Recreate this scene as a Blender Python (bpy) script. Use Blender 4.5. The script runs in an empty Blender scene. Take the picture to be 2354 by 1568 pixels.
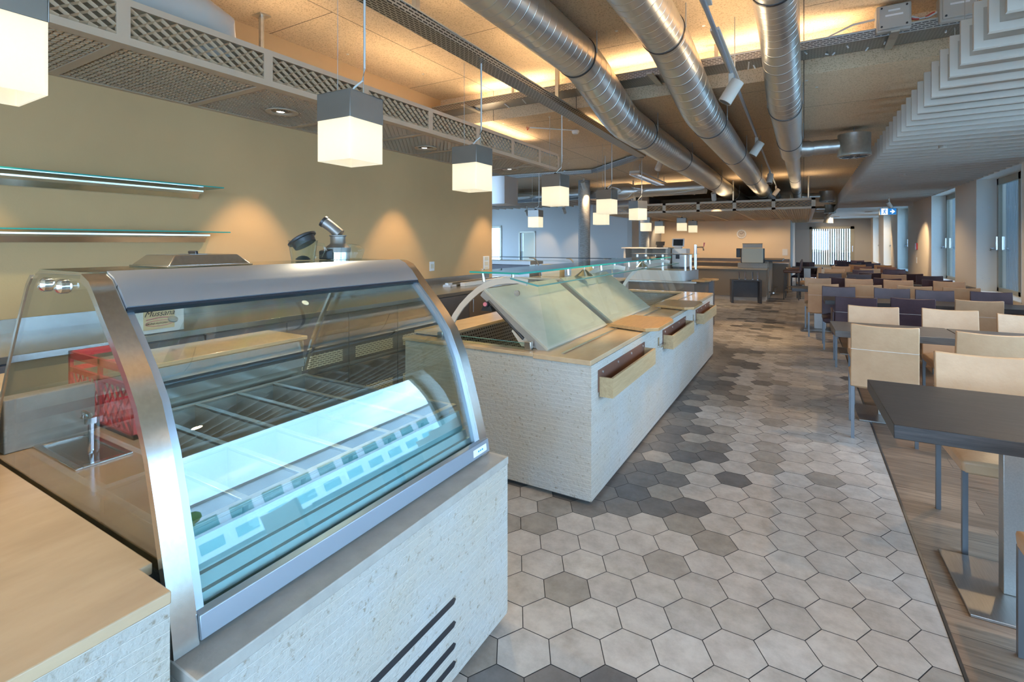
import bpy, bmesh, math, random
from mathutils import Vector, Matrix
random.seed(7)
R = math.radians
sc = bpy.context.scene
col = sc.collection
# ------------------------------------------------------------------ camera, sky, exposure
cam_d = bpy.data.cameras.new('camera')
cam = bpy.data.objects.new('camera', cam_d); col.objects.link(cam)
cam.location = (0, 0, 1.66)
cam.rotation_euler = (R(90), 0, R(30.37))
cam_d.sensor_width = 36; cam_d.lens = 17.51
cam_d.shift_y = -226 / 2354
cam_d.clip_end = 300
sc.camera = cam
sc.view_settings.view_transform = 'Standard'
sc.view_settings.look = 'None'
sc.view_settings.gamma = 1
sc.view_settings.use_curve_mapping = False
sc.view_settings.exposure = 0.48
sc.cycles.use_denoising = True
sc.cycles.max_bounces = 10
sc.cycles.diffuse_bounces = 5
sc.cycles.glossy_bounces = 4
sc.cycles.transparent_max_bounces = 24
sc.cycles.sample_clamp_indirect = 6
sc.cycles.caustics_reflective = False
sc.cycles.caustics_refractive = False

SKY = 9.6
w = bpy.data.worlds.new('sky'); sc.world = w; w.use_nodes = True
nt = w.node_tree; nt.nodes.clear()
def N(nt, t, **kw):
    n = nt.nodes.new(t)
    for k, v in kw.items():
        if k.startswith('i_'):
            n.inputs[k[2:].replace('_', ' ')].default_value = v
        else:
            setattr(n, k, v)
    return n
tc = N(nt, 'ShaderNodeTexCoord'); sep = N(nt, 'ShaderNodeSeparateXYZ')
nt.links.new(tc.outputs['Generated'], sep.inputs[0])
ramp = N(nt, 'ShaderNodeValToRGB')
ramp.color_ramp.elements[0].position = 0.0; ramp.color_ramp.elements[0].color = (.40, .66, 1, 1)
ramp.color_ramp.elements[1].position = 0.75; ramp.color_ramp.elements[1].color = (.16, .42, .90, 1)
nt.links.new(sep.outputs['Z'], ramp.inputs[0])
nz = N(nt, 'ShaderNodeTexNoise', i_Scale=3.0, i_Detail=7.0, i_Roughness=.55)
mp = N(nt, 'ShaderNodeMapping'); mp.inputs['Scale'].default_value = (1, 1, 2.6)
nt.links.new(tc.outputs['Generated'], mp.inputs[0]); nt.links.new(mp.outputs[0], nz.inputs['Vector'])
cr = N(nt, 'ShaderNodeValToRGB'); cr.color_ramp.elements[0].position = .47; cr.color_ramp.elements[1].position = .66
nt.links.new(nz.outputs[0], cr.inputs[0])
mx = N(nt, 'ShaderNodeMix', data_type='RGBA'); mx.inputs[7].default_value = (.66, .82, 1, 1)
nt.links.new(cr.outputs[0], mx.inputs[0]); nt.links.new(ramp.outputs[0], mx.inputs[6])
bg = N(nt, 'ShaderNodeBackground', i_Strength=SKY); nt.links.new(mx.outputs[2], bg.inputs[0])
wo = N(nt, 'ShaderNodeOutputWorld'); nt.links.new(bg.outputs[0], wo.inputs[0])

def portal(name, loc, rot, sx, sy):
    d = bpy.data.lights.new(name, 'AREA'); d.shape = 'RECTANGLE'; d.size = sx; d.size_y = sy
    d.cycles.is_portal = True
    o = bpy.data.objects.new(name, d); col.objects.link(o); o.location = loc; o.rotation_euler = rot
WARM = (1.0, .72, .42)
def lamp(kind, name, loc, power, color=WARM, parent=None, **kw):
    d = bpy.data.lights.new(name, kind); d.energy = power; d.color = color
    for k, v in kw.items(): setattr(d, k, v)
    o = bpy.data.objects.new(name, d); col.objects.link(o); o.location = loc
    if parent: o.parent = parent
    return o

# ------------------------------------------------------------------ materials
MATS = {}
def new_mat(name):
    m = bpy.data.materials.new(name); m.use_nodes = True
    MATS[name] = m
    return m, m.node_tree, m.node_tree.nodes['Principled BSDF']
def M(name, c, rough=.5, metal=0., var=0., scale=8., bump=0., bscale=60., stretch=(1, 1, 1), spec=.5, c2=None, emit=None, estr=0, aniso=0, thin=0):
    m, t, b = new_mat(name)
    b.inputs['Base Color'].default_value = (*c, 1)
    b.inputs['Roughness'].default_value = rough
    b.inputs['Metallic'].default_value = metal
    b.inputs['Specular IOR Level'].default_value = spec
    if emit:
        b.inputs['Emission Color'].default_value = (*emit, 1); b.inputs['Emission Strength'].default_value = estr
    tcn = N(t, 'ShaderNodeTexCoord'); mpn = N(t, 'ShaderNodeMapping'); mpn.inputs['Scale'].default_value = stretch
    t.links.new(tcn.outputs['Object'], mpn.inputs[0])
    if var or c2:
        n = N(t, 'ShaderNodeTexNoise', i_Scale=scale, i_Detail=6.0, i_Roughness=.6)
        t.links.new(mpn.outputs[0], n.inputs['Vector'])
        r = N(t, 'ShaderNodeValToRGB')
        d = c2 if c2 else tuple(max(0, x * (1 - var)) for x in c)
        u = c if c2 else tuple(min(1, x * (1 + var)) for x in c)
        r.color_ramp.elements[0].position = .3; r.color_ramp.elements[0].color = (*d, 1)
        r.color_ramp.elements[1].position = .7; r.color_ramp.elements[1].color = (*u, 1)
        t.links.new(n.outputs[0], r.inputs[0]); t.links.new(r.outputs[0], b.inputs['Base Color'])
    if bump:
        n = N(t, 'ShaderNodeTexNoise', i_Scale=bscale, i_Detail=4.0)
        t.links.new(mpn.outputs[0], n.inputs['Vector'])
        bn = N(t, 'ShaderNodeBump', i_Strength=bump, i_Distance=.01)
        t.links.new(n.outputs[0], bn.inputs['Height']); t.links.new(bn.outputs[0], b.inputs['Normal'])
    return m
def glass(name, tint=(.93, .97, .95), gain=1.0, film=False):
    m = bpy.data.materials.new(name); m.use_nodes = True; MATS[name] = m
    t = m.node_tree; t.nodes.clear()
    tr = N(t, 'ShaderNodeBsdfTransparent'); tr.inputs[0].default_value = (*tint, 1)
    gl = N(t, 'ShaderNodeBsdfGlossy', i_Roughness=.0)
    lw = N(t, 'ShaderNodeLayerWeight', i_Blend=.5)
    pw = N(t, 'ShaderNodeMath', operation='POWER'); pw.inputs[1].default_value = 4.2; t.links.new(lw.outputs['Facing'], pw.inputs[0])
    mu = N(t, 'ShaderNodeMath', operation='MULTIPLY_ADD'); mu.inputs[1].default_value = .92 * gain; mu.inputs[2].default_value = .045 * gain; mu.use_clamp = True
    t.links.new(pw.outputs[0], mu.inputs[0])
    if film:
        g = N(t, 'ShaderNodeNewGeometry'); n = N(t, 'ShaderNodeTexNoise', i_Scale=2.2, i_Detail=2.0, i_Distortion=1.0)
        t.links.new(g.outputs['Position'], n.inputs['Vector'])
        r = N(t, 'ShaderNodeValToRGB')
        cs = [(.3, (.9, .8, .7)), (.42, (.9, .45, .6)), (.5, (.5, .85, .45)), (.57, (.55, .6, .95)), (.68, (.9, .85, .75))]
        for i, (p, c) in enumerate(cs):
            e = r.color_ramp.elements[i] if i < 2 else r.color_ramp.elements.new(p)
            e.position = p; e.color = (*c, 1)
        t.links.new(n.outputs[0], r.inputs[0]); t.links.new(r.outputs[0], gl.inputs[0])
        gl.inputs['Roughness'].default_value = .12
    ms = N(t, 'ShaderNodeMixShader'); o = N(t, 'ShaderNodeOutputMaterial')
    t.links.new(mu.outputs[0], ms.inputs[0]); t.links.new(tr.outputs[0], ms.inputs[1]); t.links.new(gl.outputs[0], ms.inputs[2])
    t.links.new(ms.outputs[0], o.inputs[0])
    return m
def split_stone(name, c, dark, rowh=.028, horiz=True):
    """split-face limestone laid in thin rows"""
    m, t, b = new_mat(name)
    tcn = N(t, 'ShaderNodeTexCoord'); s = N(t, 'ShaderNodeSeparateXYZ'); t.links.new(tcn.outputs['Object'], s.inputs[0])
    a = N(t, 'ShaderNodeMath', operation='ADD'); t.links.new(s.outputs['X'], a.inputs[0]); t.links.new(s.outputs['Y'], a.inputs[1])
    cb = N(t, 'ShaderNodeCombineXYZ'); t.links.new(a.outputs[0], cb.inputs[0]); t.links.new(s.outputs['Z'], cb.inputs[1])
    wob = N(t, 'ShaderNodeTexNoise', i_Scale=9.0, i_Detail=3.0); t.links.new(tcn.outputs['Object'], wob.inputs['Vector'])
    wm = N(t, 'ShaderNodeVectorMath', operation='SCALE'); wm.inputs['Scale'].default_value = .008
    t.links.new(wob.outputs['Color'], wm.inputs[0])
    va = N(t, 'ShaderNodeVectorMath', operation='ADD'); t.links.new(cb.outputs[0], va.inputs[0]); t.links.new(wm.outputs[0], va.inputs[1])
    br = N(t, 'ShaderNodeTexBrick'); t.links.new(va.outputs[0], br.inputs['Vector'])
    br.inputs['Scale'].default_value = 1; br.inputs['Brick Width'].default_value = 2.4; br.inputs['Row Height'].default_value = rowh
    br.inputs['Mortar Size'].default_value = .0016; br.inputs['Mortar Smooth'].default_value = .3
    br.inputs['Color1'].default_value = (*c, 1); br.inputs['Color2'].default_value = (*[x * .95 for x in c], 1)
    br.inputs['Mortar'].default_value = (*[min(1, x * 1.28) for x in c], 1)
    n1 = N(t, 'ShaderNodeTexNoise', i_Scale=42.0, i_Detail=6.0, i_Roughness=.65); t.links.new(tcn.outputs['Object'], n1.inputs['Vector'])
    r = N(t, 'ShaderNodeValToRGB'); r.color_ramp.elements[0].position = .30; r.color_ramp.elements[1].position = .42
    r.color_ramp.elements[0].color = (*dark, 1); r.color_ramp.elements[1].color = (1, 1, 1, 1)
    t.links.new(n1.outputs[0], r.inputs[0])
    n3 = N(t, 'ShaderNodeTexNoise', i_Scale=3.0, i_Detail=4.0); t.links.new(tcn.outputs['Object'], n3.inputs['Vector'])
    r3 = N(t, 'ShaderNodeValToRGB'); r3.color_ramp.elements[0].position = .35; r3.color_ramp.elements[1].position = .65
    r3.color_ramp.elements[0].color = (1, .93, .84, 1); r3.color_ramp.elements[1].color = (1, 1, 1, 1); t.links.new(n3.outputs[0], r3.inputs[0])
    mm = N(t, 'ShaderNodeMix', data_type='RGBA', blend_type='MULTIPLY'); mm.inputs[0].default_value = 1
    t.links.new(br.outputs['Color'], mm.inputs[6]); t.links.new(r.outputs[0], mm.inputs[7])
    m2 = N(t, 'ShaderNodeMix', data_type='RGBA', blend_type='MULTIPLY'); m2.inputs[0].default_value = 1
    t.links.new(mm.outputs[2], m2.inputs[6]); t.links.new(r3.outputs[0], m2.inputs[7])
    t.links.new(m2.outputs[2], b.inputs['Base Color'])
    b.inputs['Roughness'].default_value = .75
    n2 = N(t, 'ShaderNodeTexNoise', i_Scale=55.0, i_Detail=5.0, i_Roughness=.6); t.links.new(tcn.outputs['Object'], n2.inputs['Vector'])
    hm = N(t, 'ShaderNodeMath', operation='MULTIPLY_ADD'); hm.inputs[1].default_value = -.6
    t.links.new(br.outputs['Fac'], hm.inputs[0]); t.links.new(n2.outputs[0], hm.inputs[2])
    bn = N(t, 'ShaderNodeBump', i_Strength=.75, i_Distance=.012)
    t.links.new(hm.outputs[0], bn.inputs['Height']); t.links.new(bn.outputs[0], b.inputs['Normal'])
    return m
def woodgrain(name, c, d, rough=.35, axis=(1, 14, 14), scale=5, plank=None):
    m, t, b = new_mat(name)
    tcn = N(t, 'ShaderNodeTexCoord'); mpn = N(t, 'ShaderNodeMapping'); mpn.inputs['Scale'].default_value = axis
    t.links.new(tcn.outputs['Object'], mpn.inputs[0])
    n = N(t, 'ShaderNodeTexNoise', i_Scale=scale, i_Detail=8.0, i_Roughness=.65, i_Distortion=.6); t.links.new(mpn.outputs[0], n.inputs['Vector'])
    r = N(t, 'ShaderNodeValToRGB'); r.color_ramp.elements[0].position = .35; r.color_ramp.elements[1].position = .65
    r.color_ramp.elements[0].color = (*d, 1); r.color_ramp.elements[1].color = (*c, 1)
    t.links.new(n.outputs[0], r.inputs[0])
    out = r.outputs[0]
    if plank:
        br = N(t, 'ShaderNodeTexBrick'); t.links.new(tcn.outputs['Object'], br.inputs['Vector'])
        br.inputs['Scale'].default_value = 1; br.inputs['Brick Width'].default_value = plank[0]; br.inputs['Row Height'].default_value = plank[1]
        br.inputs['Mortar Size'].default_value = .0015
        br.inputs['Color1'].default_value = (1, 1, 1, 1); br.inputs['Color2'].default_value = (.62, .6, .58, 1); br.inputs['Mortar'].default_value = (.2, .18, .16, 1)
        mm = N(t, 'ShaderNodeMix', data_type='RGBA', blend_type='MULTIPLY'); mm.inputs[0].default_value = 1
        t.links.new(out, mm.inputs[6]); t.links.new(br.outputs[0], mm.inputs[7]); out = mm.outputs[2]
    t.links.new(out, b.inputs['Base Color']); b.inputs['Roughness'].default_value = rough
    bn = N(t, 'ShaderNodeBump', i_Strength=.15, i_Distance=.003); t.links.new(n.outputs[0], bn.inputs['Height']); t.links.new(bn.outputs[0], b.inputs['Normal'])
    return m
def slotted(name, base, dark, bw, rh, mortar, along='Y', metal=.9, rough=.4):
    """sheet metal with rows of punched slots"""
    m, t, b = new_mat(name)
    tcn = N(t, 'ShaderNodeTexCoord'); s = N(t, 'ShaderNodeSeparateXYZ'); t.links.new(tcn.outputs['Object'], s.inputs[0])
    cb = N(t, 'ShaderNodeCombineXYZ')
    u, v = ('Y', 'X') if along == 'Y' else ('X', 'Y')
    t.links.new(s.outputs[u], cb.inputs[0])
    a = N(t, 'ShaderNodeMath', operation='ADD'); t.links.new(s.outputs[v], a.inputs[0]); t.links.new(s.outputs['Z'], a.inputs[1])
    t.links.new(a.outputs[0], cb.inputs[1])
    br = N(t, 'ShaderNodeTexBrick'); t.links.new(cb.outputs[0], br.inputs['Vector'])
    br.inputs['Scale'].default_value = 1; br.inputs['Brick Width'].default_value = bw; br.inputs['Row Height'].default_value = rh
    br.inputs['Mortar Size'].default_value = mortar; br.inputs['Mortar Smooth'].default_value = .1
    br.inputs['Color1'].default_value = (*dark, 1); br.inputs['Color2'].default_value = (*dark, 1); br.inputs['Mortar'].default_value = (*base, 1)
    t.links.new(br.outputs[0], b.inputs['Base Color']); b.inputs['Metallic'].default_value = metal; b.inputs['Roughness'].default_value = rough
    return m

M('plaster_beige', (.63, .40, .19), .85, var=.03, scale=2, bump=.05, bscale=90)
M('plaster_white', (.48, .475, .455), .85, bump=.05, bscale=90)
M('plaster_far', (.80, .64, .45), .85, bump=.04)
M('wall_taupe', (.84, .74, .61), .8, bump=.03)
M('reveal_metal', (.86, .86, .79), .45, .0)
M('frame_bronze', (.36, .34, .27), .45, .3)
M('dark_metal', (.06, .06, .065), .4, .6)
M('black_plastic', (.025, .025, .027), .35)
M('steel', (.62, .60, .56), .22, 1., var=.06, scale=3, stretch=(1, 30, 30))
M('steel_dull', (.42, .40, .37), .38, 1., var=.08, scale=5, stretch=(30, 2, 30))
M('steel_dark', (.22, .22, .23), .32, 1., var=.15, scale=6)
M('well_steel', (.42, .40, .37), .5, .5, var=.03, scale=3)
M('aluminium', (.44, .50, .57), .38, .8)
M('aluminium_bright', (.80, .81, .83), .2, 1.)
M('chrome', (.85, .85, .86), .08, 1.)
M('galvanised', (.62, .62, .58), .36, .9, var=.08, scale=20)
M('hood_paint', (.58, .45, .32), .5, .1)
M('mesh_metal', (.80, .60, .39), .4, .25)
M('cap_metal', (.27, .25, .225), .40, .7, var=.05, scale=5)
M('leather_cream', (.62, .385, .215), .42, var=.07, scale=5, bump=.12, bscale=45, c2=(.53, .315, .165))
M('leather_dark', (.075, .038, .045), .36, bump=.12, bscale=45, c2=(.052, .026, .032))
M('leather_brown', (.16, .075, .05), .4, bump=.12, bscale=45)
M('thread', (.72, .66, .58), .7)
M('chair_steel', (.20, .215, .23), .35, .8)
M('polished_stone', (.60, .425, .26), .16, var=.0, scale=9, c2=(.50, .34, .20), stretch=(1, .35, 1), bump=.02)
M('slab_stone', (.50, .47, .385), .26, scale=7, c2=(.43, .405, .33), stretch=(1, .5, 1), bump=.02)
M('ledge_stone', (.44, .41, .36), .55, scale=14, c2=(.36, .33, .29), bump=.1)
split_stone('split_stone', (.50, .475, .43), (.62, .54, .44))
M('worktop_steel', (.42, .40, .37), .25, .85, var=.05, scale=3)
M('cabinet_dark', (.105, .10, .105), .4, var=.15, scale=4)
M('cabinet_brown', (.16, .12, .09), .42, var=.05)
M('cabinet_far', (.215, .165, .115), .45)
M('ivory', (.72, .66, .50), .5)
M('white_plastic', (.82, .82, .80), .4)
M('paper', (.86, .87, .88), .7)
M('paper_tan', (.85, .66, .40), .7)
M('ink', (.05, .04, .05), .6)
M('ink_red', (.72, .22, .27), .6)
M('crate_red', (.78, .09, .09), .4)
M('teal_edge', (.02, .34, .27), .5)
M('teal_edge_soft', (.10, .32, .31), .2)
M('gasket', (.012, .02, .03), .4)
M('inner_strip', (.30, .44, .46), .35, .3)
M('baffle', (.42, .345, .275), .7, bump=.05, bscale=200)
M('baffle_rim', (.60, .53, .45), .6)
M('dropped_panel', (.60, .63, .61), .6)
M('screw', (.8, .8, .78), .3, .8)
M('stainless_sheet', (.46, .43, .40), .5, .75, var=.05, scale=2, stretch=(1, 1, .2))
M('wire', (.5, .48, .44), .5, .3)
M('cable_white', (.72, .70, .66), .5)
M('cable_red', (.65, .10, .07), .5)
M('box_grey', (.50, .48, .44), .5)
M('lamp_inner', (1, .95, .8), .4, emit=(1, .86, .62), estr=1.3)
M('led', (1, .95, .9), .4, emit=(1, .9, .75), estr=14)
M('sign_blue', (.02, .22, .62), .4, emit=(.02, .22, .62), estr=.55)
M('sign_white', (.9, .92, .95), .4, emit=(.85, .92, 1), estr=.8)
M('sign_green', (.02, .35, .22), .4, emit=(.02, .35, .22), estr=.5)
M('cork', (.58, .40, .22), .6)
M('red_alarm', (.42, .02, .03), .4)
M('terracotta_print', (.45, .20, .11), .5)
M('print_brown', (.26, .13, .08), .5)
M('print_cream', (.80, .68, .55), .5)
M('concrete_column', (.36, .35, .33), .7, scale=16, c2=(.22, .20, .18), stretch=(1, 1, 3), bump=.15, bscale=30)
M('door_leaf', (.46, .45, .34), .5)
M('lamella', (.075, .115, .15), .5)
M('lamella_white', (.11, .12, .125), .5)
M('facade', (.75, .75, .73), .8)
M('asphalt', (.66, .62, .55), .9, var=.1)
M('foliage', (.07, .16, .03), .8, var=.5, scale=3)
woodgrain('oak_light', (.52, .37, .20), (.42, .285, .145), .45, (14, 1.2, 14), 4)
woodgrain('board_wood', (.52, .31, .135), (.40, .225, .09), .3, (14, 1.2, 14), 4)
woodgrain('table_dark', (.060, .050, .045), (.028, .024, .022), .38, (1, 16, 16), 5)
woodgrain('table_grey', (.15, .125, .105), (.085, .068, .056), .36, (1, 16, 16), 5)
woodgrain('floor_oak', (.36, .24, .155), (.20, .128, .08), .45, (1, 12, 12), 3, plank=(1.9, .185))
glass('clear_glass', (.95, .985, .97))
glass('fridge_glass', (.88, .95, .94), 1.9)
glass('side_glass', (.86, .87, .82), 2.1)
glass('shelf_glass', (.86, .95, .92))
glass('guard_glass', (.95, .98, .96), .18)
glass('acrylic', (.95, .96, .95), 1.6, film=True)
slotted('tray_slots_long', (.52, .51, .47), (.05, .045, .04), .06, .022, .0065, 'Y')
slotted('tray_slots_cross', (.46, .47, .47), (.05, .05, .05), .05, .016, .0055, 'X')
slotted('grille_ivory', (.70, .64, .48), (.05, .05, .05), .05, .018, .0055, 'Y', metal=0)
slotted('grille_steel', (.55, .52, .46), (.08, .07, .06), .035, .03, .009, 'Y')

# duct sheet with a spiral seam
m, t, b = new_mat('spiral_duct')
b.inputs['Base Color'].default_value = (.64, .63, .59, 1); b.inputs['Metallic'].default_value = .9; b.inputs['Roughness'].default_value = .33
tcn = N(t, 'ShaderNodeTexCoord'); mpn = N(t, 'ShaderNodeMapping'); mpn.inputs['Rotation'].default_value = (R(4), 0, R(7))
t.links.new(tcn.outputs['Object'], mpn.inputs[0])
sp = N(t, 'ShaderNodeSeparateXYZ'); t.links.new(mpn.outputs[0], sp.inputs[0])
mm_ = N(t, 'ShaderNodeMath', operation='MULTIPLY'); mm_.inputs[1].default_value = 9.0; t.links.new(sp.outputs['Y'], mm_.inputs[0])
fr_ = N(t, 'ShaderNodeMath', operation='PINGPONG'); fr_.inputs[1].default_value = .5; t.links.new(mm_.outputs[0], fr_.inputs[0])
rr_ = N(t, 'ShaderNodeValToRGB'); rr_.color_ramp.elements[0].position = .0; rr_.color_ramp.elements[1].position = .06
t.links.new(fr_.outputs[0], rr_.inputs[0])
nn_ = N(t, 'ShaderNodeTexNoise', i_Scale=5.0, i_Detail=3.0); t.links.new(tcn.outputs['Object'], nn_.inputs['Vector'])
ad_ = N(t, 'ShaderNodeMath', operation='MULTIPLY_ADD'); ad_.inputs[1].default_value = .25
t.links.new(nn_.outputs[0], ad_.inputs[0]); t.links.new(rr_.outputs[0], ad_.inputs[2])
bn_ = N(t, 'ShaderNodeBump', i_Strength=.6, i_Distance=.016); bn_.invert = True
t.links.new(ad_.outputs[0], bn_.inputs['Height']); t.links.new(bn_.outputs[0], b.inputs['Normal'])

# wood-wool acoustic boards
m, t, b = new_mat('wood_wool')
tcn = N(t, 'ShaderNodeTexCoord')
br = N(t, 'ShaderNodeTexBrick'); mpn = N(t, 'ShaderNodeMapping'); mpn.inputs['Rotation'].default_value = (0, 0, R(90))
t.links.new(tcn.outputs['Object'], mpn.inputs[0]); t.links.new(mpn.outputs[0], br.inputs['Vector'])
br.inputs['Scale'].default_value = 1; br.inputs['Brick Width'].default_value = 2.0; br.inputs['Row Height'].default_value = 1.2
br.inputs['Mortar Size'].default_value = .004; br.inputs['Color1'].default_value = (.82, .63, .41, 1); br.inputs['Color2'].default_value = (.78, .59, .38, 1)
br.inputs['Mortar'].default_value = (.10, .07, .045, 1)
n = N(t, 'ShaderNodeTexNoise', i_Scale=85.0, i_Detail=3.0); t.links.new(tcn.outputs['Object'], n.inputs['Vector'])
r = N(t, 'ShaderNodeValToRGB'); r.color_ramp.elements[0].position = .30; r.color_ramp.elements[1].position = .5
r.color_ramp.elements[0].color = (.66, .60, .53, 1); r.color_ramp.elements[1].color = (1, 1, 1, 1); t.links.new(n.outputs[0], r.inputs[0])
mm = N(t, 'ShaderNodeMix', data_type='RGBA', blend_type='MULTIPLY'); mm.inputs[0].default_value = 1
t.links.new(br.outputs[0], mm.inputs[6]); t.links.new(r.outputs[0], mm.inputs[7]); t.links.new(mm.outputs[2], b.inputs['Base Color'])
b.inputs['Roughness'].default_value = .9
bn = N(t, 'ShaderNodeBump', i_Strength=.5, i_Distance=.01); t.links.new(n.outputs[0], bn.inputs['Height']); t.links.new(bn.outputs[0], b.inputs['Normal'])

# hexagonal tiles: one tone per tile, read from the face attribute
m, t, b = new_mat('hex_tile')
at = N(t, 'ShaderNodeAttribute', attribute_name='tone')
r = N(t, 'ShaderNodeValToRGB'); r.color_ramp.elements[0].color = (.12, .115, .115, 1); r.color_ramp.elements[1].color = (.56, .50, .44, 1)
e = r.color_ramp.elements.new(.5); e.color = (.34, .295, .25, 1)
t.links.new(at.outputs['Fac'], r.inputs[0])
tcn = N(t, 'ShaderNodeTexCoord'); n = N(t, 'ShaderNodeTexNoise', i_Scale=9.0, i_Detail=8.0, i_Roughness=.7); t.links.new(tcn.outputs['Object'], n.inputs['Vector'])
r2 = N(t, 'ShaderNodeValToRGB'); r2.color_ramp.elements[0].position = .28; r2.color_ramp.elements[1].position = .62
r2.color_ramp.elements[0].color = (.66, .64, .62, 1); r2.color_ramp.elements[1].color = (1, 1, 1, 1); t.links.new(n.outputs[0], r2.inputs[0])
mm = N(t, 'ShaderNodeMix', data_type='RGBA', blend_type='MULTIPLY'); mm.inputs[0].default_value = 1
t.links.new(r.outputs[0], mm.inputs[6]); t.links.new(r2.outputs[0], mm.inputs[7]); t.links.new(mm.outputs[2], b.inputs['Base Color'])
b.inputs['Roughness'].default_value = .42
M('grout', (.045, .045, .05), .8)

# translucent lamp shade
m = bpy.data.materials.new('opal_shade'); m.use_nodes = True; MATS['opal_shade'] = m
t = m.node_tree; t.nodes.clear()
tl = N(t, 'ShaderNodeBsdfTranslucent'); tl.inputs[0].default_value = (.95, .93, .86, 1)
df = N(t, 'ShaderNodeBsdfDiffuse'); df.inputs[0].default_value = (.85, .83, .76, 1)
em = N(t, 'ShaderNodeEmission', i_Strength=.20); em.inputs[0].default_value = (1, .88, .62, 1)
m1 = N(t, 'ShaderNodeMixShader'); m1.inputs[0].default_value = .3
t.links.new(tl.outputs[0], m1.inputs[1]); t.links.new(df.outputs[0], m1.inputs[2])
a1 = N(t, 'ShaderNodeAddShader'); t.links.new(m1.outputs[0], a1.inputs[0]); t.links.new(em.outputs[0], a1.inputs[1])
o1 = N(t, 'ShaderNodeOutputMaterial'); t.links.new(a1.outputs[0], o1.inputs[0])

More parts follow.
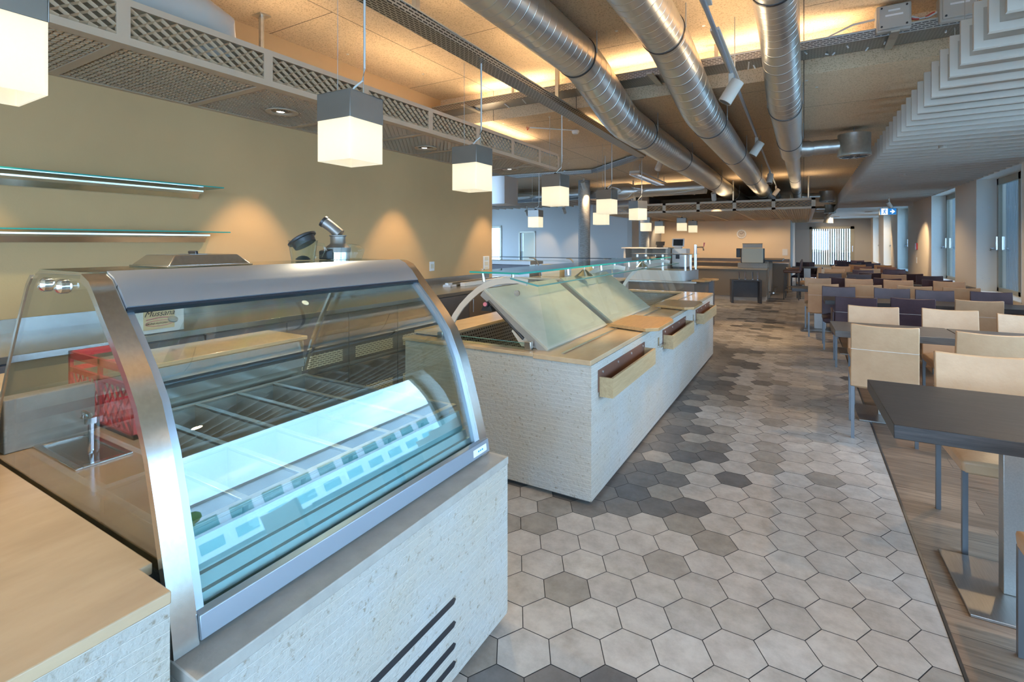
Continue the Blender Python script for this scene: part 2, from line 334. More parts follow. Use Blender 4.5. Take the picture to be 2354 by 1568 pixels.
# ------------------------------------------------------------------ geometry helpers
class MB:
    def __init__(s): s.v = []; s.f = []; s.m = []; s.attr = None
    def face(s, idx, mi=0): s.f.append(tuple(idx)); s.m.append(mi)
    def box(s, x0, x1, y0, y1, z0, z1, mi=0, mat=None):
        b = len(s.v)
        P = [(x, y, z) for z in (z0, z1) for y in (y0, y1) for x in (x0, x1)]
        if mat: P = [tuple(mat @ Vector(p)) for p in P]
        s.v += P
        for f in ((0, 2, 3, 1), (4, 5, 7, 6), (0, 1, 5, 4), (2, 6, 7, 3), (0, 4, 6, 2), (1, 3, 7, 5)): s.face([b + i for i in f], mi)
        return s
    def prism(s, poly, axis, a0, a1, mi=0, cap=None):
        """poly of 2-D points in the plane normal to axis, swept from a0 to a1"""
        b = len(s.v); n = len(poly)
        for a in (a0, a1):
            for p, q in poly:
                s.v.append({'x': (a, p, q), 'y': (p, a, q), 'z': (p, q, a)}[axis])
        for i in range(n):
            j = (i + 1) % n; s.face((b + i, b + j, b + n + j, b + n + i), mi)
        c = mi if cap is None else cap
        s.face([b + i for i in range(n)][::-1], c); s.face([b + n + i for i in range(n)], c)
        return s
    def tube(s, path, r, n=12, mi=0, caps=True, rr=None):
        path = [Vector(p) for p in path]; rings = []
        for i, p in enumerate(path):
            d = (path[min(i + 1, len(path) - 1)] - path[max(i - 1, 0)]).normalized()
            up = Vector((0, 0, 1)) if abs(d.z) < .95 else Vector((1, 0, 0))
            u = d.cross(up).normalized(); v2 = u.cross(d).normalized()
            rad = rr[i] if rr else r
            b = len(s.v); rings.append(b)
            for k in range(n):
                a = 2 * math.pi * k / n
                s.v.append(tuple(p + u * math.cos(a) * rad + v2 * math.sin(a) * rad))
        for a, b in zip(rings, rings[1:]):
            for k in range(n):
                j = (k + 1) % n; s.face((a + k, a + j, b + j, b + k), mi)
        if caps:
            s.face([rings[0] + k for k in range(n)][::-1], mi); s.face([rings[-1] + k for k in range(n)], mi)
        return s
    def lathe(s, prof, n=24, c=(0, 0, 0), mi=0, caps=True):
        rings = []
        for r, z in prof:
            rings.append(len(s.v))
            for k in range(n):
                a = 2 * math.pi * k / n; s.v.append((c[0] + r * math.cos(a), c[1] + r * math.sin(a), c[2] + z))
        for a, b in zip(rings, rings[1:]):
            for k in range(n):
                j = (k + 1) % n; s.face((a + k, a + j, b + j, b + k), mi)
        if caps:
            s.face([rings[0] + k for k in range(n)][::-1], mi); s.face([rings[-1] + k for k in range(n)], mi)
        return s
    def ribbon(s, path, t, axis_a, axis_b, mi=0):
        """path of (x,z); solid band of thickness t spanning y axis_a..axis_b"""
        n = len(path); off = []
        for i, p in enumerate(path):
            q0 = path[max(i - 1, 0)]; q1 = path[min(i + 1, n - 1)]
            d = Vector((q1[0] - q0[0], q1[1] - q0[1])).normalized()
            off.append((p[0] - d.y * t, p[1] + d.x * t))
        b = len(s.v)
        for p, q in zip(path, off):
            s.v += [(p[0], axis_a, p[1]), (p[0], axis_b, p[1]), (q[0], axis_b, q[1]), (q[0], axis_a, q[1])]
        for i in range(n - 1):
            a, c = b + 4 * i, b + 4 * (i + 1)
            for k in range(4):
                j = (k + 1) % 4; s.face((a + k, a + j, c + j, c + k), mi)
        s.face((b, b + 3, b + 2, b + 1), mi); e = b + 4 * (n - 1); s.face((e, e + 1, e + 2, e + 3), mi)
        return s
    def quad(s, a, b2, c, d, mi=0):
        b = len(s.v); s.v += [a, b2, c, d]; s.face((b, b + 1, b + 2, b + 3), mi); return s
    def build(s, name, mats, parent=None, loc=(0, 0, 0), bevel=0, smooth=35, sub=0):
        """vertices are in world coordinates (or in the prototype's own, when it sits at the origin)"""
        off = Vector(loc); p = parent
        while p is not None: off = off + p.location; p = p.parent
        me = bpy.data.meshes.new(name)
        me.from_pydata([tuple(Vector(v) - off) for v in s.v], [], s.f)
        if isinstance(mats, str): mats = [mats]
        for k in mats: me.materials.append(MATS[k])
        me.polygons.foreach_set('material_index', s.m)
        me.update()
        bm = bmesh.new(); bm.from_mesh(me)
        bmesh.ops.recalc_face_normals(bm, faces=bm.faces); bm.to_mesh(me); bm.free()
        if smooth:
            me.polygons.foreach_set('use_smooth', [True] * len(me.polygons)); me.set_sharp_from_angle(angle=R(smooth))
        o = bpy.data.objects.new(name, me); col.objects.link(o); o.location = loc
        if parent is not None: o.parent = parent
        if bevel:
            md = o.modifiers.new('bevel', 'BEVEL'); md.width = bevel; md.segments = 2; md.limit_method = 'ANGLE'; md.angle_limit = R(40)
        if sub:
            md = o.modifiers.new('subdivision', 'SUBSURF'); md.levels = sub; md.render_levels = sub
        return o
def tag(o, label=None, cat=None, group=None, kind=None):
    if label: o['label'] = label
    if cat: o['category'] = cat
    if group: o['group'] = group
    if kind: o['kind'] = kind
    return o
def thing(name, label, cat, loc=(0, 0, 0), group=None, kind=None):
    o = bpy.data.objects.new(name, None); o.empty_display_size = .1; col.objects.link(o); o.location = loc
    return tag(o, label, cat, group, kind)
KIDS = {}
def copy_tree(o, parent=None):
    c = o.copy(); col.objects.link(c); c.parent = parent
    for ch in list(o.children): copy_tree(ch, c)
    return c
def B(*a, **k): return MB().box(*a, **k)
ORD = 'first second third fourth fifth sixth seventh eighth ninth tenth eleventh twelfth thirteenth fourteenth fifteenth sixteenth seventeenth eighteenth nineteenth twentieth'.split()
def ordinal(i):
    if i < 20: return ORD[i]
    tn, un = divmod(i + 1, 10)
    if un == 0: return {2: 'twentieth', 3: 'thirtieth', 4: 'fortieth', 5: 'fiftieth', 6: 'sixtieth'}[tn]
    return {2: 'twenty', 3: 'thirty', 4: 'forty', 5: 'fifty', 6: 'sixty'}[tn] + '-' + ORD[un - 1]
def text(name, body, size, mat, matrix, parent=None, extrude=.0005, shear=0):
    cu = bpy.data.curves.new(name, 'FONT'); cu.body = body; cu.size = size; cu.extrude = extrude; cu.shear = shear; cu.align_x = 'CENTER'
    o = bpy.data.objects.new(name, cu); col.objects.link(o)
    bpy.context.view_layer.update()
    me = bpy.data.meshes.new_from_object(o.evaluated_get(bpy.context.evaluated_depsgraph_get()))
    bpy.data.objects.remove(o); bpy.data.curves.remove(cu)
    me.materials.clear(); me.materials.append(MATS[mat])
    off = Vector((0, 0, 0)); p = parent
    while p is not None: off = off + p.location; p = p.parent
    me.transform(Matrix.Translation(-off) @ matrix)
    o = bpy.data.objects.new(name, me); col.objects.link(o); o.parent = parent
    return o

# ------------------------------------------------------------------ the setting
XL, XR, ZLOW, ZHI, YSTEP, YB, YE = -4.5, 2.9, 3.3, 3.7, 5.65, -4.2, 30.8
XF = -12.5
BORDER = .527
def struct(o): o['kind'] = 'structure'; return o
# hexagonal tile floor
def hex_floor():
    a, rad = .2136, .1233; dx = .1850; cx0, cy0 = -.798, 1.876
    mb = MB(); tone = []
    mb.box(XF, BORDER, YB, YE, -.05, -.002, 1); tone += [0] * 6
    rnd = random.Random(3); k = rad * .982
    i0, i1 = int((-5.6 - cx0) / dx), int((BORDER + .1 - cx0) / dx)
    blobs = [(rnd.uniform(-1.3, -.45), rnd.uniform(8, 26), rnd.uniform(.25, .6)) for _ in range(22)]
    for i in range(i0, i1 + 1):
        cx = cx0 + i * dx
        if cx > BORDER + .05: continue
        for j in range(int((-3.9 - cy0) / a), int((29 - cy0) / a)):
            cy = cy0 + (j + (.5 if i % 2 else 0)) * a
            b = len(mb.v)
            for q in range(6):
                mb.v.append((min(BORDER - .002, cx + k * math.cos(R(60 * q))), cy + k * math.sin(R(60 * q)), 0))
            mb.face([b + q for q in range(6)], 0)
            u = rnd.random()
            edge = max(0, 1.25 - abs(cx + 1.15) / .62 - .35 * abs(math.sin(cy * 2.1))) if 3.0 < cy < 8.5 else 0
            near = max(0, 1.15 - math.hypot((cx + .95) / .5, (cy - .9) / .95)) if cy < 2.4 else 0
            bl = max([max(0, 1 - math.hypot(cx - p, (cy - q) * .8) / s) for p, q, s in blobs] + [0])
            p = (.015 if cx < -.2 else .004) + 1.0 * edge + 1.0 * near + .75 * bl
            if u < p: tone.append(rnd.uniform(.0, .22))
            elif u < p * 1.6 + (.16 if cx < -.2 else .05): tone.append(rnd.uniform(.42, .65))
            else: tone.append(rnd.uniform(.78, 1))
    o = mb.build('floor', ['hex_tile', 'grout'], smooth=0)
    at = o.data.attributes.new('tone', 'FLOAT', 'FACE'); at.data.foreach_set('value', tone)
    return struct(o)
hex_floor()
struct(B(BORDER + .012, XR + .45, YB, YE, -.05, .0).build('floor_timber', 'floor_oak', smooth=0))
struct(B(BORDER, BORDER + .012, YB, YE, -.04, .003).build('trim_1', 'steel_dark', smooth=0))
# ceilings: high part near the camera, lower part beyond the step
struct(B(XL - .2, XR + .45, YB, YSTEP + .1, ZHI, ZHI + .1).build('ceiling', 'wood_wool', smooth=0))
struct(B(XF, XR + .45, YSTEP, YE, ZLOW, ZLOW + .1).build('ceiling_low', 'wood_wool', smooth=0))
struct(B(XL - .2, XR + .45, YSTEP, YSTEP + .06, ZLOW + .1, ZHI).build('trim_2', 'wood_wool', smooth=0))
# left partition and outer walls
struct(B(XL - .2, XL, YB, 7.02, 0, ZHI).build('wall_left', 'plaster_beige', smooth=0))
def wall_piece(mb, p, q, z0, z1, t=.15, mi=0):
    d = Vector((q[0] - p[0], q[1] - p[1], 0)); n = Vector((-d.y, d.x, 0)).normalized() * t
    b = len(mb.v)
    for z in (z0, z1):
        for v in (Vector((*p, 0)), Vector((*q, 0)), Vector((*q, 0)) + n, Vector((*p, 0)) + n): mb.v.append((v.x, v.y, z))
    for f in ((0, 1, 5, 4), (1, 2, 6, 5), (2, 3, 7, 6), (3, 0, 4, 7), (3, 2, 1, 0), (4, 5, 6, 7)): mb.face([b + i for i in f], mi)
# white wall at the back left, with a doorway and a glazed door
WA, WB = Vector((-11.6, 17.43)), Vector((-4.9, 15.7))
def wpt(s): v = WA + (WB - WA) * s; return (v.x, v.y)
mb = MB()
for s0, s1, z0, z1 in ((.16, .30, 0, ZLOW), (.30, .425, 2.10, ZLOW), (.425, 1, 0, ZLOW), (-.05, .02, 0, ZLOW), (.02, .16, 2.35, ZLOW)):
    wall_piece(mb, wpt(s0), wpt(s1), z0, z1, .2)
wall_piece(mb, WB, (WB.x, 19.6), 0, ZLOW, -.15)
struct(mb.build('wall_back_left', 'plaster_white', smooth=0))
def frame_on(mb, s0, s1, z0, z1, wd=.05, lift=.02, mi=0, bottom=True):
    u = (WB - WA).normalized(); n = Vector((u.y, -u.x))
    def seg(a0, a1, b0, b1):
        p = Vector(wpt(a0)) + n * lift; q = Vector(wpt(a1)) + n * lift
        wall_piece(mb, p, q, b0, b1, lift + .1, mi)
    w = wd / (WB - WA).length
    seg(s0, s0 + w, z0, z1); seg(s1 - w, s1, z0, z1); seg(s0, s1, z1 - wd, z1)
    if bottom: seg(s0, s1, z0, z0 + wd)
d1 = thing('door_1', None, None, (*wpt(.36), 0), kind='structure')
mb = MB(); frame_on(mb, .30, .425, 0, 2.10, .06, .02, bottom=False); mb.build('door_frame', 'frame_bronze', d1, smooth=0)
mb = MB(); wall_piece(mb, wpt(.335), wpt(.417), .01, 2.03, .05); mb.build('door_leaf', 'door_leaf', d1, smooth=0)
mb = MB(); wall_piece(mb, wpt(.309), wpt(.335), .01, 2.03, .05); mb.build('side_light', 'shelf_glass', d1, smooth=0)
d2 = thing('door_2', None, None, (*wpt(.09), 0), kind='structure')
mb = MB(); frame_on(mb, .02, .16, 0, 2.35, .09, .03, bottom=True); mb.build('door_frame', 'frame_bronze', d2, smooth=0)
mb = MB(); wall_piece(mb, wpt(.03), wpt(.15), .09, 2.26, .012); mb.build('door_glass', 'clear_glass', d2, smooth=0)
mb = MB(); wall_piece(mb, (XF, YB), (XF, 9), 0, ZHI); wall_piece(mb, (XF, 9), (XF, 11.6), 0, ZHI); wall_piece(mb, (XF, 11.6), (XF, 16.6), 2.6, ZHI); wall_piece(mb, (XF, 11.6), (XF, 16.6), 0, .3); wall_piece(mb, (XF, 16.6), (XF, 18), 0, ZHI)
struct(mb.build('wall_outer_left', 'plaster_white', smooth=0))
# beige back wall with its corner, and the far end wall
YW = 19.5
struct(B(-12, -.40, YW, YW + .15, 0, ZLOW).build('wall_back', 'plaster_far', smooth=0))
struct(B(-.50, -.40, YW + .15, YE, 0, ZLOW).build('wall_corridor', 'plaster_white', smooth=0))
EX0, EX1, EZ0, EZ1 = .26, 2.22, .40, 2.50
mb = MB()
mb.box(-.5, EX0, YE, YE + .2, 0, ZLOW); mb.box(EX1, XR + .4, YE, YE + .2, 0, ZLOW); mb.box(EX0, EX1, YE, YE + .2, 0, EZ0); mb.box(EX0, EX1, YE, YE + .2, EZ1, ZLOW)
struct(mb.build('wall_end', 'plaster_white', smooth=0))
# window wall with deep niches
ZS, ZH = .72, 2.89
NICHES = [(-3.9, .4), (1.0, 6.6), (7.5, 9.75), (10.6, 12.94), (14.5, 16.9), (20.3, 22.4), (23.9, 26.0), (27.6, 29.7)]
mb = MB(); prev = YB
for a0, a1 in NICHES:
    mb.box(XR, XR + .42, prev, a0, 0, ZHI); mb.box(XR, XR + .42, a0, a1, 0, ZS); mb.box(XR, XR + .42, a0, a1, ZH, ZHI); prev = a1
mb.box(XR, XR + .42, prev, YE + .2, 0, ZHI)
struct(mb.build('wall_right', 'wall_taupe', smooth=0))
for i, (a0, a1) in enumerate(NICHES):
    wn = thing('window_%d' % (i + 1), None, None, (XR + .3, (a0 + a1) / 2, ZS), kind='structure')
    mb = MB()
    for ya, yb in ((a0, a0 + .012), (a1 - .012, a1)): mb.box(XR - .004, XR + .3, ya, yb, ZS, ZH)
    mb.box(XR - .004, XR + .3, a0, a1, ZH - .012, ZH); mb.box(XR - .004, XR + .3, a0, a1, ZS, ZS + .015)
    mb.build('reveal_lining', 'reveal_metal', wn, smooth=0)
    mb = MB(); fx0, fx1 = XR + .29, XR + .35
    for ya, yb in ((a0, a0 + .10), (a1 - .10, a1)) + ((((a0 + a1) / 2 - .05, (a0 + a1) / 2 + .05),) if a1 - a0 < 4 else ()): mb.box(fx0, fx1, ya, yb, ZS, ZH)
    mb.box(fx0, fx1, a0, a1, ZS, ZS + .09); mb.box(fx0, fx1, a0, a1, ZH - .13, ZH)
    mb.build('window_frame', 'frame_bronze', wn, smooth=0)
    B(fx0 + .025, fx0 + .035, a0 + .1, a1 - .1, ZS + .09, ZH - .13).build('window_pane', 'clear_glass', wn, smooth=0)
    if i >= 2:
        mb = MB()
        for zz in (ZS + .25, ZH - .55):
            for xx in (XR + .08, XR + .18):
                mb.tube([(xx, a1 - .012, zz), (xx, a1 - .022, zz)], .012, 8)
        mb.build('bolt_heads', 'screw', wn)
        mb = MB(); mb.box(fx0 - .03, fx0, a1 - .075, a1 - .03, 1.52, 1.78); mb.tube([(fx0 - .04, a1 - .05, 1.55), (fx0 - .10, a1 - .05, 1.55), (fx0 - .10, a1 - .05, 1.50)], .018, 8)
        mb.build('window_handle', 'aluminium_bright', wn, bevel=.004)
        mb = MB(); pt = .17 if i != 3 else .12; n = int((a1 - a0 + 1.7) / pt)
        for k in range(n): mb.box(XR + .55, XR + .60, a0 - .1 + pt * k, a0 - .1 + pt * k + .07, .2, 3.1)
        mb.build('lamella_screen', 'lamella', wn, smooth=0)
    portal('daylight_portal', (XR + .38, (a0 + a1) / 2, (ZS + ZH) / 2), (0, R(90), 0), ZH - ZS, a1 - a0)
wn = thing('window_9', None, None, ((EX0 + EX1) / 2, YE, EZ0), kind='structure')
mb = MB()
for xa, xb in ((EX0, EX0 + .12), (EX1 - .16, EX1)): mb.box(xa, xb, YE - .03, YE + .06, EZ0, EZ1)
mb.box(EX0, EX1, YE - .03, YE + .06, EZ0, EZ0 + .12); mb.box(EX0, EX1, YE - .03, YE + .06, EZ1 - .13, EZ1)
mb.build('window_frame', 'frame_bronze', wn, smooth=0)
B(EX0 + .12, EX1 - .16, YE, YE + .01, EZ0 + .12, EZ1 - .13).build('window_pane', 'clear_glass', wn, smooth=0)
mb = MB()
for k in range(19): mb.box(EX0 + .1 + k * .1, EX0 + .160 + k * .1, YE + .25, YE + .32, 0, 3)
mb.build('lamella_screen', 'lamella_white', wn, smooth=0)
B(EX1 - .10, EX1 - .06, YE - .06, YE - .03, 1.2, 1.5).build('window_handle', 'aluminium_bright', wn, smooth=0)
portal('daylight_portal', ((EX0 + EX1) / 2, YE + .1, (EZ0 + EZ1) / 2), (R(-90), 0, 0), EX1 - EX0, EZ1 - EZ0)
portal('daylight_portal', (XF - .05, 14.1, 1.45), (0, R(-90), 0), 2.3, 5.0)
# wall behind the camera, glazed
mb = MB(); mb.box(XF, -4.0, YB - .2, YB, 0, ZHI); mb.box(-4.0, XR + .4, YB - .2, YB, 0, .3); mb.box(-4.0, XR + .4, YB - .2, YB, 3.0, ZHI); mb.box(2.4, XR + .4, YB - .2, YB, .3, 3.0)
struct(mb.build('wall_front', 'wall_taupe', smooth=0))
mb = MB()
for k in range(6): mb.box(-4 + k * 1.28 - .04, -4 + k * 1.28 + .04, YB - .14, YB - .06, .3, 3.0)
wn = thing('window_10', None, None, (-.8, YB - .1, .3), kind='structure'); mb.build('window_frame', 'frame_bronze', wn, smooth=0)
portal('daylight_portal', (-.8, YB - .1, 1.65), (R(90), 0, 0), 6.4, 2.7)
mb = MB(); mb.box(-.6, .26, YE - .04, YE - .005, .0, 2.36); struct(mb.build('door_3', 'plaster_white', smooth=0, bevel=.01))
# outside: paving, a white house and trees across the street
struct(B(-90, 120, -90, 120, -.5, -.3).build('ground', 'asphalt', smooth=0))
def house(x0, x1, y0, y1, h, label):
    hs = thing('house', label, 'house', ((x0 + x1) / 2, (y0 + y1) / 2, -.3))
    B(x0, x1, y0, y1, -.3, h).build('house_walls', 'facade', hs, smooth=0)
    mb = MB(); yy = y0 + 1.2
    while yy + 2.2 < y1:
        for z in (1.0, 4.2):
            if z + 1.8 < h: mb.box(x0 - .06, x0, yy, yy + 2.2, z, z + 1.6)
        yy += 3.4
    mb.build('house_windows', 'teal_edge_soft', hs, smooth=0)
    B(x0 - .3, x1 + .3, y0 - .3, y1 + .3, h, h + .35).build('roof_slab', 'cap_metal', hs, smooth=0)
house(44, 54, -22, 8, 5.2, 'white two storey house across the street outside the right windows')
house(52, 64, 20, 60, 8.0, 'taller white house further along the street outside')
for k, (x, y) in enumerate(((30, 12), (34, -40), (30, 52))):
    tr = thing('street_tree', 'leafy street tree outside, %s from the front' % ORD[k], 'tree', (x, y, -.3), 'street trees')
    MB().tube([(x, y, -.3), (x, y + .1, 2.4)], .16, 8).build('trunk', 'print_brown', tr)
    mb = MB(); rnd = random.Random(k)
    for q in range(26):
        cx, cy, cz, rr = x + rnd.gauss(0, 1.1), y + rnd.gauss(0, 1.1), 4 + rnd.gauss(0, .9), rnd.uniform(.5, .9)
        mb.lathe([(rr * math.sin(R(a)) + .001, -rr * math.cos(R(a))) for a in range(0, 181, 36)], 7, (cx, cy, cz))
    mb.build('foliage', 'foliage', tr)

# ------------------------------------------------------------------ near service counters
XC = -1.15
# lower plinth under the refrigerated display
t = thing('stone_counter', 'low split-face limestone counter carrying the curved glass display case', 'counter', (-1.8, 1.2, 0))
B(-2.62, -1.121, .576, 1.874, .04, .69).build('cladding', 'split_stone', t, smooth=0)
mb = MB(); mb.box(-2.62, -1.118, .576, 1.878, .69, .723); mb.build('ledge', 'ledge_stone', t, bevel=.003)
B(-2.6, -1.16, .58, 1.85, 0, .04).build('plinth', 'steel_dark', t, smooth=0)
for k, (z, y0) in enumerate(((.332, .78), (.246, .78), (.165, .80), (.098, .86))):
    MB().prism([(y0, z - .012), (1.485, z - .012), (1.497, z), (1.485, z + .012), (y0, z + .012)], 'x', -1.15, -1.119).build('vent_slot', 'dark_metal', t, smooth=0)
# tall block at the left
t = thing('stone_counter', 'tall split-face limestone counter with sink at the bottom left corner', 'counter', (-2, -.3, 0))
B(-3.0, -1.163, -1.6, .546, .04, .893).build('cladding', 'split_stone', t, smooth=0)
MB().prism([(-3.0, -1.6), (-1.16, -1.6), (-1.16, .548), (-1.30, .548), (-1.30, .574), (-3.0, .574)], 'z', .893, .92).build('worktop', 'polished_stone', t, bevel=.003)
B(-2.9, -1.2, -1.5, .53, 0, .04).build('plinth', 'steel_dark', t, smooth=0)
s = thing('drop_in_sink', 'square stainless basin with a small tap, reflected in the case side', 'sink', (-2.21, .40, .92))
mb = MB(); mb.box(-2.39, -2.03, .325, .345, .918, .928); mb.box(-2.39, -2.03, .465, .485, .918, .928); mb.box(-2.39, -2.37, .345, .465, .918, .928); mb.box(-2.05, -2.03, .345, .465, .918, .928)
mb.build('rim', 'steel', s, bevel=.003)
B(-2.37, -2.05, .345, .465, .9195, .921).build('basin', 'steel_dull', s, smooth=0)
MB().tube([(-2.10, .42, .921), (-2.10, .42, 1.06), (-2.11, .42, 1.07), (-2.16, .42, 1.07), (-2.165, .42, 1.05)], .008, 10).lathe([(.018, 0), (.018, .02)], 12, (-2.10, .42, 1.045)).build('tap', 'chrome', s)
tag(B(-2.47, -2.40, .30, .56, .921, 1.11).build('stone_upstand', 'ledge_stone', bevel=.004), 'rough stone upstand at the back of the left counter', 'upstand')
def crate(x0, x1, y0, y1, z0, h):
    t = thing('plastic_crate', 'red plastic bottle crate standing on the left stone counter', 'crate', ((x0 + x1) / 2, (y0 + y1) / 2, z0))
    mb = MB()
    for z, hh in ((0, .02), (h - .03, .03), (h * .68, .02)):
        mb.box(x0, x1, y0, y0 + .012, z0 + z, z0 + z + hh); mb.box(x0, x1, y1 - .012, y1, z0 + z, z0 + z + hh)
        mb.box(x0, x0 + .012, y0, y1, z0 + z, z0 + z + hh); mb.box(x1 - .012, x1, y0, y1, z0 + z, z0 + z + hh)
    for x in (x0, (x0 + x1) / 2 - .01, x1 - .02):
        mb.box(x, x + .02, y0, y0 + .012, z0, z0 + h); mb.box(x, x + .02, y1 - .012, y1, z0, z0 + h)
    mb.box(x0, x1, y0, y1, z0, z0 + .012)
    mb.build('crate_frame', 'crate_red', t, smooth=0)
    mb = MB(); n = 13; L = x1 - x0
    for k in range(-6, n):
        for sgn in (1, -1):
            a = Vector((x0 + L * k / n, y1 - .006, z0 + .02)); b2 = a + Vector((h * .66 * .7, 0, h * .66))
            if sgn < 0: a, b2 = Vector((b2.x, a.y, a.z)), Vector((a.x, a.y, b2.z))
            if min(a.x, b2.x) < x0 or max(a.x, b2.x) > x1: continue
            mb.tube([a, b2], .004, 4)
    mb.build('crate_lattice', 'crate_red', t, smooth=0)
    return t
crate(-2.75, -2.16, .0, .27, .921, .27)
t = thing('steel_bin', 'tall dark steel container standing in the red crate', 'container', (-2.4, .12, .935))
MB().prism([(-2.34, .05), (-2.22, .05), (-2.22, .2), (-2.34, .2)], 'z', .935, 1.36).build('container_body', 'steel_dark', t, bevel=.006)
B(-2.355, -2.205, .035, .215, 1.36, 1.372).build('container_rim', 'steel', t, bevel=.003)

# ------------------------------------------------------------------ curved glass display case
Y0, Y1 = .577, 1.865
PROF = [(-1.212, .726), (-1.222, .78), (-1.242, .86), (-1.268, .95), (-1.295, 1.04), (-1.33, 1.147), (-1.385, 1.265), (-1.44, 1.335), (-1.50, 1.40), (-1.56, 1.46), (-1.615, 1.52), (-1.652, 1.556), (-1.70, 1.575)]
BACK = [(-1.70, 1.575), (-2.03, 1.575), (-2.075, 1.56), (-2.11, 1.53), (-2.20, 1.39), (-2.29, 1.24), (-2.36, 1.11), (-2.42, .95)]
case = thing('display_case', 'refrigerated display case with curved glass front and empty steel wells', 'display case', (-1.8, 1.2, .723))
for ya, yb, nm in ((Y0, Y0 + .055, 'near'), (Y1 - .055, Y1, 'far')):
    fr = MB().ribbon(PROF, .022, ya + (.0 if nm == 'near' else 0), yb).ribbon([(-1.70, 1.575), (-2.03, 1.575), (-2.075, 1.56)], .016, ya + .01, yb - .02).ribbon(BACK[2:], .014, ya, ya + .018).build('end_frame', 'steel', case, smooth=50)
    MB().ribbon([(p[0] - .010, p[1] - .004) for p in PROF[1:-2]], .018, *((yb, yb + .022) if nm == 'near' else (ya - .022, ya))).build('frame_lip', 'aluminium', case, smooth=50)
    poly = [(p[0] - .014, p[1] - .006) for p in PROF] + [(p[0], p[1] - .010) for p in BACK[1:]] + [(-2.46, .80), (-2.46, .726)]
    ym = ya + .003 if nm == 'near' else yb - .016
    eg = MB().prism(poly, 'y', ym, ym + .008).build('end_glass', 'side_glass', case, smooth=0)
    for kx in (-1.949, -1.827):
        yy = ya - .006 if nm == 'near' else ya + .012
        k = MB()
        k.tube([(kx, ya + .012, 1.535), (kx, yy, 1.535)], .02, 16, rr=[.02, .021]); k.tube([(kx, yy, 1.535), (kx, yy - .006, 1.535), (kx, yy - .011, 1.535)], .02, 16, rr=[.021, .017, .008])
        k.build('glass_knob', 'chrome', eg)
gy0, gy1 = Y0 + .057, Y1 - .057
GP = [(p[0] - .022, p[1] - .008) for p in PROF if .76 < p[1] < 1.53]
MB().ribbon(GP, .006, gy0, gy1).build('curved_glass', 'fridge_glass', case, smooth=60)
MB().prism([(-1.695, 1.580), (-1.655, 1.565), (-1.628, 1.542), (-1.634, 1.533), (-1.66, 1.553), (-1.695, 1.565)], 'y', gy0, gy1).build('canopy_upper', 'aluminium', case, smooth=50)
cn = MB().prism([(-1.632, 1.545), (-1.612, 1.531), (-1.575, 1.487), (-1.582, 1.478), (-1.618, 1.515), (-1.64, 1.53)], 'y', gy0, gy1).build('canopy_lower', 'aluminium', case, smooth=50)
MB().prism([(-1.576, 1.484), (-1.572, 1.477), (-1.590, 1.465), (-1.597, 1.473)], 'y', gy0, gy1).build('canopy_seal', 'gasket', cn, smooth=0)
tp = B(-2.07, -1.70, Y0 + .02, Y1 - .01, 1.567, 1.577).build('top_glass', 'shelf_glass', case, smooth=0)
B(-1.701, -1.699, Y0 + .06, Y1 - .06, 1.5665, 1.5775).build('glass_edge', 'teal_edge', tp, smooth=0)
rl = MB().prism([(-1.240, .792), (-1.214, .790), (-1.206, .735), (-1.232, .731)], 'y', Y0 + .056, Y1 - .004).build('bottom_rail', 'aluminium', case, bevel=.002)
mb = MB(); mb.quad((-1.2105, 1.74, .775), (-1.2105, 1.84, .775), (-1.2075, 1.84, .745), (-1.2075, 1.74, .745)); mb.build('rail_sticker', 'white_plastic', rl, smooth=0)
mb = MB()
for k in range(3): mb.quad((-1.2098, 1.775 + k * .014, .767), (-1.2098, 1.785 + k * .014, .767), (-1.2085, 1.785 + k * .014, .757), (-1.2085, 1.775 + k * .014, .757))
mb.build('sticker_print', 'sign_blue', rl, smooth=0)
B(-2.40, -1.25, Y0 + .04, Y1 - .04, .7235, .742).build('case_floor', 'gasket', case, smooth=0)
# inner front: stepped strips above the rail
mb = MB(); mb.prism([(-1.255, .745), (-1.275, .80), (-1.29, .80), (-1.30, .83), (-1.315, .83), (-1.335, .905), (-1.35, .905), (-1.35, .745)], 'y', gy0, gy1); mb.build('inner_front', 'inner_strip', case, smooth=0)
# steel deck with twelve open wells
DZ = .935; ys = [gy0 + .015 + k * (gy1 - gy0 - .03) / 6 for k in range(7)]; xs = [-2.375, -1.79, -1.36]
mb = MB()
for x in xs: mb.box(x - .014, x + .014, gy0, gy1, DZ - .012, DZ)
for y in ys: mb.box(xs[0], xs[2], y - .011, y + .011, DZ - .0125, DZ - .0005)
mb.build('well_grid', 'steel_dull', case, bevel=.002)
for i in range(2):
    for j in range(6):
        xa, xb, ya, yb = xs[i] + .012, xs[i + 1] - .012, ys[j] + .009, ys[j + 1] - .009
        mb = MB(); zb = .765
        mb.quad((xa, ya, zb), (xb, ya, zb), (xb, yb, zb), (xa, yb, zb))
        for p, q in (((xa, ya), (xb, ya)), ((xb, ya), (xb, yb)), ((xb, yb), (xa, yb)), ((xa, yb), (xa, ya))):
            mb.quad((*p, zb), (*q, zb), (*q, DZ - .012), (*p, DZ - .012))
        mb.build('well_pan', 'well_steel', case, smooth=0)
mb = MB(); mb.tube([(-1.95, ys[3] + .01, .86), (-1.95, ys[3] + .013, .86)], .018, 14); mb.build('drain_hole', 'black_plastic', case)
